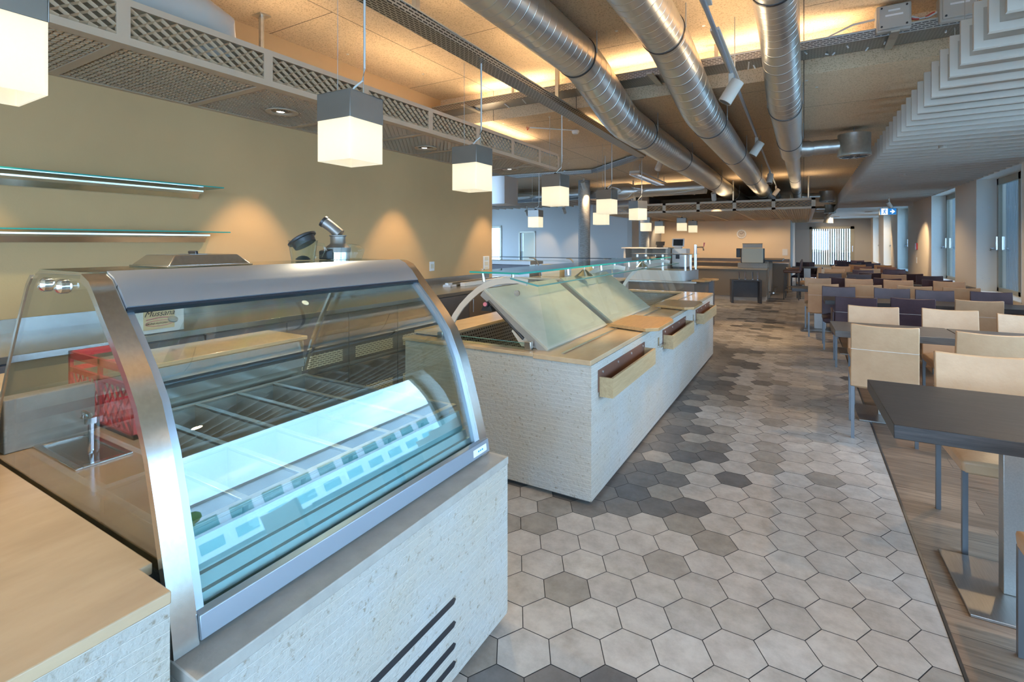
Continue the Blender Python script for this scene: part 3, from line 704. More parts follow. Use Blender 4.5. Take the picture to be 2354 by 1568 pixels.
# rear sill with sliding tracks
bk = B(-2.50, -2.42, gy0, gy1, .745, 1.055).build('rear_wall', 'worktop_steel', case, smooth=0)
mb = MB(); mb.box(-2.425, -2.405, gy0, gy1, 1.055, 1.115); mb.box(-2.42, -2.40, gy0, gy1, .975, 1.02); mb.build('rear_track', 'aluminium_bright', bk, smooth=0)
B(-2.428, -2.412, gy0, gy1, 1.02, 1.055).build('track_slot', 'gasket', bk, smooth=0)
B(-2.78, -2.42, Y0 + .03, Y1 - .02, 1.115, 1.135).build('rear_ledge', 'polished_stone', case, bevel=.003)
for ya, yb in ((gy0 + .01, 1.16), (1.10, gy1 - .02)):
    x0 = -2.10 if ya < 1 else -2.085
    ap = MB().prism([(x0, 1.50), (x0 + .005, 1.503), (-2.40, 1.140), (-2.405, 1.138)], 'y', ya, yb).build('rear_pane', 'acrylic', case, smooth=0)
    MB().tube([(-2.235, yb - .1, 1.345), (-2.232, yb - .1, 1.349)], .018, 14).build('finger_hole', 'aluminium', ap)
lf = MB().prism([(-1.70, 1.545), (-1.62, 1.505), (-1.66, 1.48), (-1.74, 1.50)], 'y', .67, .92).build('case_lamp', 'white_plastic', case, bevel=.004)
for yy in (.74, .85): MB().lathe([(.018, -.006), (.012, .0)], 12, (-1.675, yy, 1.485)).build('lamp_bulb', 'chrome', lf)
lf = MB().prism([(-1.70, 1.545), (-1.62, 1.505), (-1.66, 1.48), (-1.74, 1.50)], 'y', 1.66, 1.76).build('case_lamp', 'white_plastic', case, bevel=.004)
MB().lathe([(.018, -.006), (.012, .0)], 12, (-1.675, 1.71, 1.485)).build('lamp_bulb', 'chrome', lf)

# things standing on top of the case
t = thing('container_lid', 'stainless gastronorm lid with recessed handle on top of the display case', 'lid', (-1.93, .98, 1.577))
def frustum(mb, x0, x1, y0, y1, z0, z1, ins, mi=0):
    b = len(mb.v)
    mb.v += [(x0, y0, z0), (x1, y0, z0), (x1, y1, z0), (x0, y1, z0), (x0 + ins, y0 + ins, z1), (x1 - ins, y0 + ins, z1), (x1 - ins, y1 - ins, z1), (x0 + ins, y1 - ins, z1)]
    for f in ((3, 2, 1, 0), (4, 5, 6, 7), (0, 1, 5, 4), (1, 2, 6, 5), (2, 3, 7, 6), (3, 0, 4, 7)): mb.face([b + i for i in f], mi)
LX, LY = (-2.05, -1.78), (.83, 1.12)
mb = MB(); mb.box(*LX, *LY, 1.5775, 1.583); frustum(mb, LX[0] + .006, LX[1] - .006, LY[0] + .006, LY[1] - .006, 1.583, 1.618, .032); mb.build('lid_dome', 'steel', t, bevel=.003)
B(-1.955, -1.875, .945, 1.005, 1.6183, 1.6193).build('handle_recess', 'steel_dark', t, smooth=0)
MB().tube([(-1.94, .975, 1.619), (-1.94, .975, 1.626), (-1.89, .975, 1.626), (-1.89, .975, 1.619)], .005, 8).build('lid_handle', 'black_plastic', t)
bx, by = -2.0, 1.50
t = thing('blender_jug', 'clear blender jug with tilted black lid on the display case', 'jug', (bx, by, 1.577))
MB().lathe([(.050, 0), (.054, .02), (.063, .085), (.066, .092), (.062, .09), (.052, .02), (.048, .004)], 28, (bx, by, 1.578), caps=False).build('jug_body', 'clear_glass', t)
MB().lathe([(.03, .003), (.034, .006), (.02, .018), (.006, .022)], 16, (bx, by, 1.578)).build('blade_hub', 'dark_metal', t)
MB().tube([(bx + .055, by + .03, 1.655), (bx + .085, by + .045, 1.650), (bx + .095, by + .05, 1.625), (bx + .08, by + .042, 1.598), (bx + .052, by + .028, 1.593)], .007, 10).build('jug_handle', 'clear_glass', t)
rot = Matrix.Translation((bx - .005, by, 1.675)) @ Matrix.Rotation(R(-28), 4, 'Y') @ Matrix.Rotation(R(14), 4, 'X')
mb = MB(); mb.lathe([(.05, -.03), (.055, -.004), (.066, -.002), (.067, .006), (.05, .014), (.022, .016), (.021, .006)], 28); mb.v = [tuple(rot @ Vector(v)) for v in mb.v]
lid = mb.build('jug_lid', 'black_plastic', t)
mb = MB(); mb.lathe([(.019, .0165), (.012, .022)], 16); mb.v = [tuple(rot @ Vector(v)) for v in mb.v]; mb.build('lid_cap', 'white_plastic', lid)
jx, jy = -2.0, 1.70
t = thing('juice_extractor', 'grey and steel juicer head with slanted feed tube on display case', 'juicer', (jx, jy, 1.577))
MB().lathe([(.056, 0), (.056, .035)], 28, (jx, jy, 1.578)).build('steel_bowl', 'steel', t)
MB().lathe([(.060, .035), (.062, .058), (.040, .074), (.036, .08), (.036, .112), (.041, .115), (.041, .119), (.03, .12)], 28, (jx, jy, 1.578)).build('juicer_cover', 'cap_metal', t)
MB().tube([(jx + .015, jy + .0, 1.700), (jx - .02, jy - .018, 1.735), (jx - .055, jy - .04, 1.765)], .024, 16, rr=[.028, .026, .027]).build('feed_tube', 'cap_metal', t)
MB().tube([(jx - .05, jy - .037, 1.761), (jx - .058, jy - .042, 1.768)], .030, 16).build('tube_collar', 'black_plastic', t)
MB().prism([(jy - .09, 1.579), (jy - .055, 1.579), (jy - .055, 1.63), (jy - .09, 1.62)], 'x', jx - .03, jx + .03).build('juicer_base', 'black_plastic', t, bevel=.004)
MB().prism([(jx + .02, 1.579), (jx + .095, 1.579), (jx + .115, 1.625), (jx + .08, 1.648), (jx + .02, 1.655)], 'y', jy + .03, jy + .07).build('pulp_cup', 'clear_glass', t, bevel=.004)

# ------------------------------------------------------------------ back counter along the left wall
BF, BZ = -3.57, 1.07
t = thing('back_worktop', 'long stainless worktop with upstand along the beige wall', 'worktop', (-4.05, 3, BZ))
B(XL + .004, BF, YB + .6, 6.9, BZ - .04, BZ).build('work_surface', 'worktop_steel', t, bevel=.003)
B(XL + .004, XL + .02, YB + .6, 6.9, BZ, BZ + .09).build('upstand', 'worktop_steel', t, smooth=0)
for k in range(-4, 3):
    y0 = 3.16 + k * .63
    c = thing('refrigerated_cabinet', 'dark grey under-counter cabinet with ivory vents, %s from the left' % ORD[k + 4], 'cabinet', (-4.0, y0 + .31, 0), 'vented cabinets under the back worktop')
    B(XL + .02, BF - .02, y0 + .003, y0 + .627, .03, BZ - .041).build('cabinet_body', 'cabinet_dark', c, smooth=0)
    for za, zb in ((.55, BZ - .05), (.06, .535)):
        dr = B(BF - .02, BF, y0 + .006, y0 + .624, za, zb).build('drawer_front', 'cabinet_dark', c, bevel=.003)
        zv = .60 if za > .5 else .205
        B(BF, BF + .004, y0 + .075, y0 + .555, zv, zv + .11).build('vent_grille', 'grille_ivory', dr, smooth=0)
for k in range(4):
    y0 = 5.05 + k * .46
    c = thing('base_cabinet', 'brown base cabinet under the back worktop, %s from the vented ones' % ORD[k], 'cabinet', (-4.0, y0 + .23, 0), 'brown cabinets under the back worktop')
    B(XL + .02, BF - .02, y0 + .003, y0 + .457, .03, BZ - .041).build('cabinet_body', 'cabinet_brown', c, smooth=0)
    B(BF - .02, BF, y0 + .005, y0 + .455, .06, BZ - .05).build('cabinet_door', 'cabinet_brown', c, bevel=.003)
    MB().tube([(BF + .02, y0 + .06, .80), (BF + .02, y0 + .06, .96)], .006, 8).build('door_handle', 'steel', c)
def wall_plate(name, y, z, wd, h, label, kind):
    t = thing(name, label, kind, (XL, y, z))
    B(XL, XL + .012, y - wd / 2, y + wd / 2, z - h / 2, z + h / 2).build('cover_plate', 'white_plastic', t, bevel=.003)
    n = max(1, round(h / .09))
    for q in range(n):
        zz = z - h / 2 + (q + .5) * h / n
        B(XL + .012, XL + .016, y - wd * .3, y + wd * .3, zz - .03, zz + .03).build('insert', 'ivory', t, bevel=.002)
wall_plate('wall_socket', 5.45, 1.33, .10, .13, 'white wall socket on the beige wall above the worktop', 'socket')
wall_plate('light_switch', 6.83, 1.32, .17, .24, 'white double switch plate at the end of the beige wall', 'switch')
wall_plate('wall_socket', 6.80, 1.19, .22, .09, 'low white socket strip below the double switch plate', 'socket')
for z, wide, lab in ((2.12, 2.385, 'upper'), (1.748, 2.44, 'lower')):
    t = thing('wall_shelf', '%s glass wall shelf on an aluminium profile above the display case' % lab, 'shelf', (XL, 1.0, z))
    g = B(XL + .03, XL + .30, -1.2, wide, z - .004, z + .004).build('glass_shelf', 'shelf_glass', t, smooth=0)
    MB().box(XL + .300, XL + .3015, -1.2, wide, z - .0045, z + .0045).box(XL + .03, XL + .30, wide, wide + .0015, z - .0045, z + .0045).build('glass_edge', 'teal_edge', g, smooth=0)
    MB().prism([(XL, z - .02), (XL + .10, z - .018), (XL + .10, z - .03), (XL + .045, z - .045), (XL + .02, z - .085), (XL, z - .09)], 'y', -1.2, wide - .06).build('shelf_profile', 'aluminium_bright', t, smooth=40)
# white machine with a maker's label
t = thing('cream_machine', 'white machine with a tan script label standing on the back worktop', 'machine', (-3.78, 1.62, BZ))
B(-3.95, -3.62, 1.46, 1.79, BZ + .002, 1.42).build('housing', 'paper', t, bevel=.006)
B(-3.62, -3.615, 1.545, 1.725, 1.10, 1.255).build('label_plate', 'paper_tan', t, smooth=0)
basis = Matrix(((0, 0, 1, -3.6145), (1, 0, 0, 1.635), (0, 1, 0, 1.185), (0, 0, 0, 1)))
text('label_script', 'Mussana', .052, 'ink', basis, t, shear=.4)
basis2 = Matrix(((0, 0, 1, -3.6145), (1, 0, 0, 1.635), (0, 1, 0, 1.132), (0, 0, 0, 1)))
text('label_text', 'SAHNE-AUTOMATEN', .0165, 'ink', basis2, t, shear=.3)
mb = MB(); mb.tube([(-3.6145, 1.56, 1.165), (-3.6145, 1.64, 1.175), (-3.6145, 1.71, 1.170)], .003, 6)
mb.tube([(-3.6145, 1.635 + .082 * math.cos(R(a)), 1.138 + .018 * math.sin(R(a))) for a in range(0, 361, 20)], .002, 6, caps=False); mb.build('label_swash', 'ink_red', t)
t = thing('fluorescent_fitting', 'dismounted fluorescent light fitting lying on the back worktop', 'light fitting', (-4.1, 6.0, BZ))
dirv = Vector((-.10, 1.5, 0)).normalized(); nrm = Vector((dirv.y, -dirv.x, 0))
def slat(mb, c, L, wd, z0, z1):
    a = Vector(c) - dirv * L / 2 - nrm * wd / 2; b = len(mb.v)
    for z in (z0, z1):
        for q in (a, a + dirv * L, a + dirv * L + nrm * wd, a + nrm * wd): mb.v.append((q.x, q.y, z))
    for f in ((3, 2, 1, 0), (4, 5, 6, 7), (0, 1, 5, 4), (1, 2, 6, 5), (2, 3, 7, 6), (3, 0, 4, 7)): mb.face([b + i for i in f])
mb = MB(); slat(mb, (-4.13, 6.0, 0), 1.5, .12, BZ + .002, BZ + .03); slat(mb, (-4.13, 6.0, 0), 1.5, .05, BZ + .03, BZ + .055); mb.build('fitting_tray', 'aluminium_bright', t, smooth=0)
mb = MB(); slat(mb, (-4.01, 6.1, 0), 1.3, .07, BZ + .002, BZ + .05); mb.build('reflector', 'white_plastic', t, smooth=0)

# ------------------------------------------------------------------ long buffet counter
CY0, CY1, CZ = 2.937, 7.83, .92
buf = thing('buffet_counter', 'long split-face limestone buffet counter with glass sneeze guard', 'counter', (-1.8, 5.4, 0))
MB().box(-1.42, -1.152, CY0 + .014, CY1 - .014, .03, .885).box(-2.70, -1.42, CY0 + .014, CY0 + .12, .03, .90).box(-2.70, -1.42, CY1 - .12, CY1 - .014, .03, .885).build('cladding', 'split_stone', buf, smooth=0)
B(-2.65, -1.2, CY0 + .06, CY1 - .06, 0, .03).build('plinth', 'cap_metal', buf, smooth=0)
MB().box(-1.56, XC, CY0, CY1, .888, CZ).box(-2.72, -1.56, CY0, CY0 + .14, .898, CZ).box(-2.72, -1.56, CY1 - .14, CY1, .89, CZ).build('stone_top', 'polished_stone', buf, bevel=.003)
B(-1.395, -1.375, CY0 + .09, CY1 - .15, CZ, CZ + .006).build('glass_channel', 'aluminium_bright', buf, smooth=0)
# sunken well behind the guard
B(-2.40, -1.56, CY0 + .14, CY1 - .14, .60, .62).build('well_floor', 'worktop_steel', buf, smooth=0)
B(-2.42, -2.40, CY0 + .14, CY1 - .14, .60, .93).build('well_rear', 'grille_steel', buf, smooth=0)
B(-2.72, -2.40, CY0 + .14, CY1 - .14, .93, .955).build('rear_shelf', 'polished_stone', buf, bevel=.003)
B(-2.72, -2.70, CY0 + .14, CY1 - .14, .03, .93).build('rear_panel', 'cabinet_dark', buf, smooth=0)
B(-1.60, -1.555, CY0 + .14, CY1 - .14, .62, .888).build('well_front', 'worktop_steel', buf, smooth=0)
# side glass strip with brackets at the near end
g = B(-2.36, -1.62, CY0 + .075, CY0 + .085, CZ, CZ + .045).build('edge_glass', 'shelf_glass', buf, smooth=0)
B(-2.36, -1.62, CY0 + .0745, CY0 + .0855, CZ + .045, CZ + .0465).build('glass_edge', 'teal_edge_soft', g, smooth=0)
for x in (-2.42, -1.66): B(x, x + .05, CY0 + .06, CY0 + .10, CZ, CZ + .06).build('glass_clamp', 'steel', buf, bevel=.003)
# two tilted stone flaps
for k, (ya, yb) in enumerate(((3.05, 4.235), (4.385, 5.66))):
    fp = MB().prism([(-1.50, .935), (-2.02, 1.322), (-2.032, 1.306), (-1.512, .919)], 'y', ya, yb).build('stone_flap', 'slab_stone', buf, smooth=0, bevel=.002)
    MB().prism([(-1.515, .920), (-2.035, 1.306), (-2.062, 1.27), (-1.535, .885)], 'y', ya + .004, yb - .004).build('flap_frame', 'stainless_sheet', fp, smooth=0)
mb = MB().prism([(-1.60, .93), (-1.72, .93), (-1.80, 1.03), (-1.75, 1.09), (-1.70, 1.04), (-1.66, 1.0)], 'y', 3.065, 3.073); mb.build('hinge_plate', 'baffle_rim', buf, smooth=0)
mb = MB(); mb.tube([(-1.99, 3.06, 1.235), (-1.70, 3.06, .985)], .012, 8); mb.tube([(-1.99, 3.06, 1.235), (-2.03, 3.06, 1.27)], .006, 8); mb.build('gas_strut', 'dark_metal', buf)
kb = MB().tube([(-2.00, 3.07, 1.21), (-2.00, 3.03, 1.21)], .022, 14).prism([(-2.05, 1.16), (-1.95, 1.16), (-1.97, 1.2), (-2.03, 1.2)], 'y', 3.045, 3.09).build('latch', 'black_plastic', buf)
MB().tube([(-2.0, 3.03, 1.212), (-2.0, 3.022, 1.212)], .015, 14).build('latch_button', 'ink_red', kb)
# curved support arms, upper glass shelf, bent front glass
ARC = [(-2.42, .925), (-2.40, .98), (-2.375, 1.04), (-2.33, 1.115), (-2.27, 1.19), (-2.19, 1.265), (-2.11, 1.325), (-2.03, 1.368), (-1.95, 1.395), (-1.86, 1.41), (-1.76, 1.415), (-1.68, 1.40)]
for y in (3.08, 5.3, 7.4):
    MB().ribbon(ARC[::-1], .045, y, y + .014).build('support_arm', 'baffle_rim' if y < 4 else 'white_plastic', buf, smooth=50)
    mb = MB().tube([(-1.80, y + .007, 1.41), (-1.80, y + .007, 1.437)], .012, 10); mb.tube([(-2.05, y + .007, 1.37), (-2.06, y + .007, 1.437)], .012, 10); mb.build('glass_standoff', 'steel', buf)
ug = B(-2.14, -1.72, 3.03, 7.66, 1.437, 1.449).build('upper_glass', 'shelf_glass', buf, smooth=0)
MB().box(-1.7205, -1.7185, 3.03, 7.66, 1.4365, 1.4495).box(-2.14, -1.72, 3.0285, 3.0305, 1.4365, 1.4495).build('glass_edge', 'teal_edge', ug, smooth=0)
fg = MB().prism([(-1.505, .925), (-1.592, 1.362), (-1.82, 1.407), (-1.82, 1.399), (-1.598, 1.355), (-1.512, .925)], 'y', 3.08, 7.6).build('front_glass', 'guard_glass', buf, smooth=0)
MB().prism([(-1.590, 1.364), (-1.82, 1.409), (-1.82, 1.398), (-1.600, 1.353)], 'y', 3.0785, 3.0805).prism([(-1.590, 1.364), (-1.587, 1.362), (-1.595, 1.352), (-1.599, 1.354)], 'y', 3.08, 7.6).build('glass_edge', 'teal_edge_soft', fg, smooth=0)
for y in (3.9, 4.7, 5.6, 6.5): MB().tube([(-1.73, y, 1.385), (-1.735, y, 1.44)], .012, 10).build('glass_standoff', 'steel', buf)
MB().tube([(-1.76, 3.078, 1.30), (-1.76, 3.07, 1.30)], .022, 14).build('pivot_bolt', 'steel', buf)
def heat_lamp(x, y, z, lab):
    t = thing('heat_lamp', lab, 'lamp', (x, y, z))
    MB().lathe([(.02, .06), (.03, .05), (.09, .0), (.085, 0)], 20, (x, y, z), caps=False).build('lamp_shade', 'aluminium_bright', t)
    MB().tube([(x, y, z + .055), (x, y, z + .115)], .006, 8).build('lamp_stem', 'steel', t)
heat_lamp(-1.93, 4.75, 1.325, 'metal heat lamp under the glass above the first stone flaps')
heat_lamp(-1.95, 6.9, 1.325, 'metal heat lamp under the far end of the buffet glass')
for y0, y1, lab in ((4.08, 4.80, 'wooden serving board nearest the camera on the buffet counter edge'), (5.62, 6.33, 'second wooden serving board, further along the buffet counter edge')):
    t = thing('serving_board', lab, 'board', (-1.24, (y0 + y1) / 2, CZ))
    MB().prism([(-1.46, y0 + .09), (-1.12, y0), (-1.035, y0 + .09), (-1.03, y1 - .12), (-1.08, y1), (-1.46, y1 - .02)], 'z', CZ + .008, CZ + .036).build('board_plate', 'board_wood', t, bevel=.003)
    MB().box(-1.44, -1.40, y0 + .12, y1 - .06, CZ + .0005, CZ + .009).box(-1.24, -1.20, y0 + .12, y1 - .06, CZ + .0005, CZ + .009).build('board_feet', 'steel', t, smooth=0)
for k, (y0, y1) in enumerate(((3.08, 4.15), (4.79, 5.83), (6.46, 7.47))):
    t = thing('wooden_trough', 'pale oak box on the front of the buffet counter, %s from the camera' % ORD[k], 'box', (-1.1, (y0 + y1) / 2, .66))
    x0, x1, z0, z1 = -1.1518, -1.056, .66, .787
    MB().box(x0, x0 + .006, y0 - .015, y1, z0 + .03, z1 + .045).build('back_plate', 'leather_brown', t, smooth=0)
    MB().box(x0 + .006, x1, y0, y0 + .016, z0, z1).box(x0 + .006, x1, y1 - .016, y1, z0, z1).box(x1 - .016, x1, y0 + .016, y1 - .016, z0, z1).build('box_sides', 'oak_light', t, smooth=0)
    B(x0 + .006, x1 - .016, y0 + .016, y1 - .016, z0 + .001, z0 + .015).build('box_floor', 'oak_light', t, smooth=0)
    mb = MB()
    for q in range(4): mb.tube([(x0 + .006, y0 + .06 + q * (y1 - y0 - .12) / 3, z1 + .022), (x0 + .011, y0 + .06 + q * (y1 - y0 - .12) / 3, z1 + .022)], .009, 8)
    mb.build('screw_heads', 'screw', t)
    if k:
        mb = MB(); mb.box(x0, x0 + .005, y0 - .20, y0 - .155, z1 - .085, z1 + .005); mb.box(x0 + .005, x0 + .03, y0 - .185, y0 + .01, z1 - .085, z1 - .07); mb.build('hook_bracket', 'steel', t, smooth=0)

# ------------------------------------------------------------------ second glass-topped counter across the back of the aisle
t = thing('salad_counter', 'brown counter with long glass shelf behind the buffet, before the white wall', 'counter', (-4.6, 9.5, 0))
B(-7.2, -3.15, 9.15, 9.95, .04, .90).build('counter_body', 'cabinet_brown', t, smooth=0)
B(-7.25, -3.10, 9.08, 10.0, .90, .94).build('stone_top', 'polished_stone', t, bevel=.003)
MB().box(-7.1, -5.05, 9.35, 9.9, .94, 1.06).box(-7.15, -5.0, 9.30, 9.9, 1.19, 1.27).box(-7.15, -7.1, 9.3, 9.9, 1.06, 1.19).build('chilled_trough', 'stainless_sheet', t, smooth=0)
MB().box(-7.1, -5.05, 9.34, 9.36, 1.06, 1.19).build('dark_panel', 'cabinet_dark', t, smooth=0)
for x in (-6.9, -5.0, -4.15, -3.35):
    mb = MB(); path = [(x, 9.2 + .30 * math.cos(R(a)), .94 + .42 * math.sin(R(a))) for a in range(180, 60, -15)]
    path = [(x, 9.75 - .38 * (1 - math.cos(R(a))), .94 + .40 * math.sin(R(a))) for a in range(0, 91, 15)] + [(x + .02, 9.2, 1.35)]
    mb.tube(path, .016, 8); mb.build('support_arm', 'baffle_rim', t)
g = B(-7.2, -3.12, 9.02, 9.42, 1.352, 1.364).build('glass_shelf', 'shelf_glass', t, smooth=0)
MB().box(-7.2, -3.12, 9.018, 9.021, 1.3515, 1.3645).build('glass_edge', 'gasket', g, smooth=0)
B(-7.2, -3.12, 9.52, 9.80, 1.268, 1.278).build('lower_glass', 'shelf_glass', t, smooth=0)
for k, (x, wd) in enumerate(((-4.62, .42), (-3.95, .40))):
    b2 = thing('cardboard_box', 'flat tan box on the salad counter, %s' % ('left of the round column' if k == 0 else 'beside the round column'), 'box', (x, 9.6, .94))
    B(x - wd / 2, x + wd / 2, 9.5, 9.75, .941, 1.2).build('box_body', 'cork', b2, bevel=.004)

# ------------------------------------------------------------------ brown station with stainless trough
ST = [(-3.06, 9.72), (-1.75, 9.86), (-1.60, 10.86), (-3.06, 10.78)]
def inset(poly, d):
    c = Vector((sum(p[0] for p in poly) / len(poly), sum(p[1] for p in poly) / len(poly)))
    return [tuple(Vector(p) + (c - Vector(p)).normalized() * d) for p in poly]
t = thing('serving_station', 'brown serving station with curved stainless trough and glass shelf on posts', 'counter', (-3, 10.2, 0))
MB().prism(inset(ST, .05), 'z', .03, .885).build('station_body', 'cabinet_brown', t, smooth=0)
MB().prism(ST, 'z', .886, .92).build('station_top', 'worktop_steel', t, bevel=.003)
MB().prism([(-1.72, 10.70), (-1.58, 10.72), (-1.57, 10.84), (-1.72, 10.84)], 'z', 0, .885).build('end_leg', 'cabinet_dark', t, smooth=0)
tr = [(-3.02, 9.86), (-2.7, 9.90), (-2.2, 9.93), (-2.0, 9.97), (-1.92, 10.06), (-1.86, 10.72), (-3.02, 10.68)]
MB().prism(tr, 'z', .921, 1.115).build('trough_wall', 'stainless_sheet', t, smooth=60)
mb = MB()
mb.prism(inset(tr, .06), 'z', 1.115, 1.118); mb.build('trough_cover', 'steel_dull', t, smooth=0)
for p in ((-1.98, 10.03), (-1.90, 10.66), (-2.9, 9.97), (-2.9, 10.6), (-2.4, 9.99), (-1.94, 10.35)):
    MB().tube([(p[0], p[1], 1.115), (p[0], p[1], 1.425)], .02, 12).build('shelf_post', 'aluminium_bright', t)
g = MB().prism([(-3.03, 9.88), (-1.92, 9.97), (-1.84, 10.72), (-3.03, 10.68)], 'z', 1.425, 1.436).build('glass_shelf', 'shelf_glass', t, smooth=0)
MB().prism([(-3.03, 9.878), (-1.92, 9.968), (-1.92, 9.971), (-3.03, 9.882)], 'z', 1.4245, 1.4365).build('glass_edge', 'gasket', g, smooth=0)
for k, (x, y) in enumerate(((-1.70, 10.02), (-1.62, 10.45))):
    sb = thing('serving_board', 'small wooden board jutting from the brown station end, %s one' % ('front' if k == 0 else 'rear'), 'board', (x, y, .92))
    MB().prism([(x - .14, y - .14), (x + .10, y - .17), (x + .16, y - .08), (x + .17, y + .12), (x - .13, y + .14)], 'z', .921, .95).build('board_plate', 'board_wood', sb, bevel=.003)
heat_lamp(-2.6, 10.2, 1.30, 'heat lamp hanging under the brown station glass shelf')

# ------------------------------------------------------------------ far coffee counter
t = thing('coffee_counter', 'long brown coffee counter at the far end below the clock', 'counter', (-2.4, 16, 0))
B(-4.4, -.92, 15.72, 16.5, .13, .89).build('front_panel', 'cabinet_far', t, smooth=0)
B(-4.4, -.93, 15.78, 16.5, 0, .13).build('kick_plate', 'baffle_rim', t, smooth=0)
B(-4.45, -.89, 15.66, 16.55, .89, .93).build('counter_top', 'polished_stone', t, bevel=.003)
B(-1.12, -.90, 16.56, 18.68, .0, 1.10).build('side_wall', 'split_stone', t, smooth=0)
B(-1.7, -.92, 16.2, 16.55, .93, 1.06).build('stone_riser', 'split_stone', t, smooth=0)
B(-1.15, -.55, 16.56, 18.68, 1.102, 1.15).build('bar_shelf', 'table_dark', t, bevel=.004)
MB().tube([(-.76, 16.3, .2), (-.76, 18.6, .2)], .025, 10).tube([(-.9, 16.6, .2), (-.76, 16.6, .2)], .015, 8).tube([(-.9, 18.4, .2), (-.76, 18.4, .2)], .015, 8).build('foot_rail', 'steel', t)
t = thing('back_cabinet', 'low dark cabinet with beige top against the beige back wall', 'cabinet', (-3, 19.1, 0))
B(-4.68, -.45, 18.75, YW - .002, 0, .96).build('cabinet_body', 'cabinet_far', t, smooth=0)
B(-4.68, -.42, 18.70, YW - .002, .96, 1.0).build('cabinet_top', 'polished_stone', t, smooth=0)
B(-4.68, -.42, YW - .06, YW - .002, 1.0, 1.10).build('upstand', 'cabinet_dark', t, smooth=0)
t = thing('coffee_machine', 'cream bean-to-cup coffee machine on the far counter', 'coffee machine', (-1.3, 16.32, .93))
B(-1.58, -1.02, 16.10, 16.19, 1.07, 1.50).build('machine_back', 'ivory', t, bevel=.02)
B(-1.62, -1.00, 16.215, 16.53, 1.062, 1.49).build('machine_body', 'dark_metal', t, bevel=.01)
B(-1.56, -1.06, 16.15, 16.5, 1.51, 1.62).build('bean_hopper', 'baffle_rim', t, bevel=.01)
B(-1.57, -1.05, 16.14, 16.5, 1.625, 1.64).build('hopper_lid', 'dark_metal', t, bevel=.004)
B(-1.74, -1.63, 16.2, 16.32, 1.22, 1.49).build('milk_arm', 'black_plastic', t, bevel=.01)
t = thing('tray_table', 'small dark U-shaped side table with four chrome posts', 'table', (-1.34, 15.2, 0))
MB().prism([(-1.72, 14.90), (-.98, 15.08), (-1.06, 15.42), (-1.80, 15.24)], 'z', .60, .64).build('table_top', 'table_dark', t, smooth=0)
MB().prism([(-1.72, 14.90), (-1.665, 14.913), (-1.745, 15.253), (-1.80, 15.24)], 'z', 0, .60).build('side_panel', 'table_dark', t, smooth=0)
MB().prism([(-1.035, 15.067), (-.98, 15.08), (-1.06, 15.42), (-1.115, 15.407)], 'z', 0, .60).build('side_panel', 'table_dark', t, smooth=0)
MB().prism([(-1.745, 15.2), (-1.1, 15.36), (-1.106, 15.385), (-1.751, 15.225)], 'z', .14, .60).build('rear_panel', 'cabinet_dark', t, smooth=0)
for x, y in ((-1.55, 15.12), (-1.40, 15.15), (-1.22, 15.2), (-1.10, 15.22)): MB().tube([(x, y, .64), (x, y, .86)], .018, 10).build('chrome_post', 'chrome', t)
# cash desk things
t = thing('cash_desk', 'grey cash desk with open shelf left of the far coffee counter', 'desk', (-3.9, 13.9, 0))
B(-4.35, -3.15, 13.6, 14.3, 0, 1.13).build('desk_body', 'stainless_sheet', t, smooth=0)
MB().box(-4.4, -3.12, 13.55, 14.35, 1.50, 1.53).box(-4.35, -4.30, 13.6, 14.3, 1.13, 1.5).box(-3.75, -3.70, 13.6, 14.3, 1.13, 1.5).box(-3.20, -3.15, 13.6, 14.3, 1.13, 1.5).box(-4.3, -3.2, 14.2, 14.25, 1.13, 1.5).build('desk_shelf', 'baffle_rim', t, smooth=0)
def screen(x, y, z, wd, h, lab, name='till_screen', mat='white_plastic'):
    t = thing(name, lab, 'screen', (x, y, z))
    MB().prism([(y - .10, z), (y + .10, z), (y + .06, z + .05), (y - .02, z + .06)], 'x', x - wd * .3, x + wd * .3).build('screen_foot', mat, t, smooth=0)
    MB().prism([(y - .02, z + .05), (y + .01, z + .05), (y + .07, z + .05 + h), (y + .04, z + .05 + h)], 'x', x - wd / 2, x + wd / 2).build('screen_housing', mat, t, bevel=.004)
    MB().prism([(y - .023, z + .075), (y - .018, z + .075), (y + .036, z + .03 + h), (y + .031, z + .03 + h)], 'x', x - wd * .4, x + wd * .4).build('screen_glass', 'black_plastic', t, smooth=0)
screen(-3.42, 13.9, 1.531, .24, .11, 'small black screen on the cash desk shelf', 'card_terminal', 'black_plastic')
t = thing('till', 'white till cabinet right of the cash desk', 'till', (-2.95, 14.2, 0))
B(-3.1, -2.75, 14.0, 14.5, 0, 1.0).build('till_stand', 'cabinet_dark', t, smooth=0)
B(-3.12, -2.74, 14.0, 14.5, 1.001, 1.50).build('till_body', 'white_plastic', t, bevel=.01)
B(-3.02, -2.92, 13.995, 14.0, 1.22, 1.36).build('till_slot', 'black_plastic', t, smooth=0)
screen(-3.0, 14.2, 1.501, .32, .22, 'white touch screen standing on the till cabinet')
t = thing('beer_tap', 'chrome drinks tap on the far coffee counter', 'tap', (-2.9, 16.2, .93))
MB().tube([(-2.9, 16.2, .931), (-2.9, 16.2, 1.60)], .045, 14).tube([(-2.9, 16.2, 1.52), (-2.68, 16.2, 1.52), (-2.66, 16.2, 1.42)], .022, 10).build('tap_column', 'chrome', t)
MB().tube([(-2.66, 16.2, 1.53), (-2.64, 16.2, 1.66)], .018, 8, rr=[.012, .022]).build('tap_lever', 'ink_red', t)
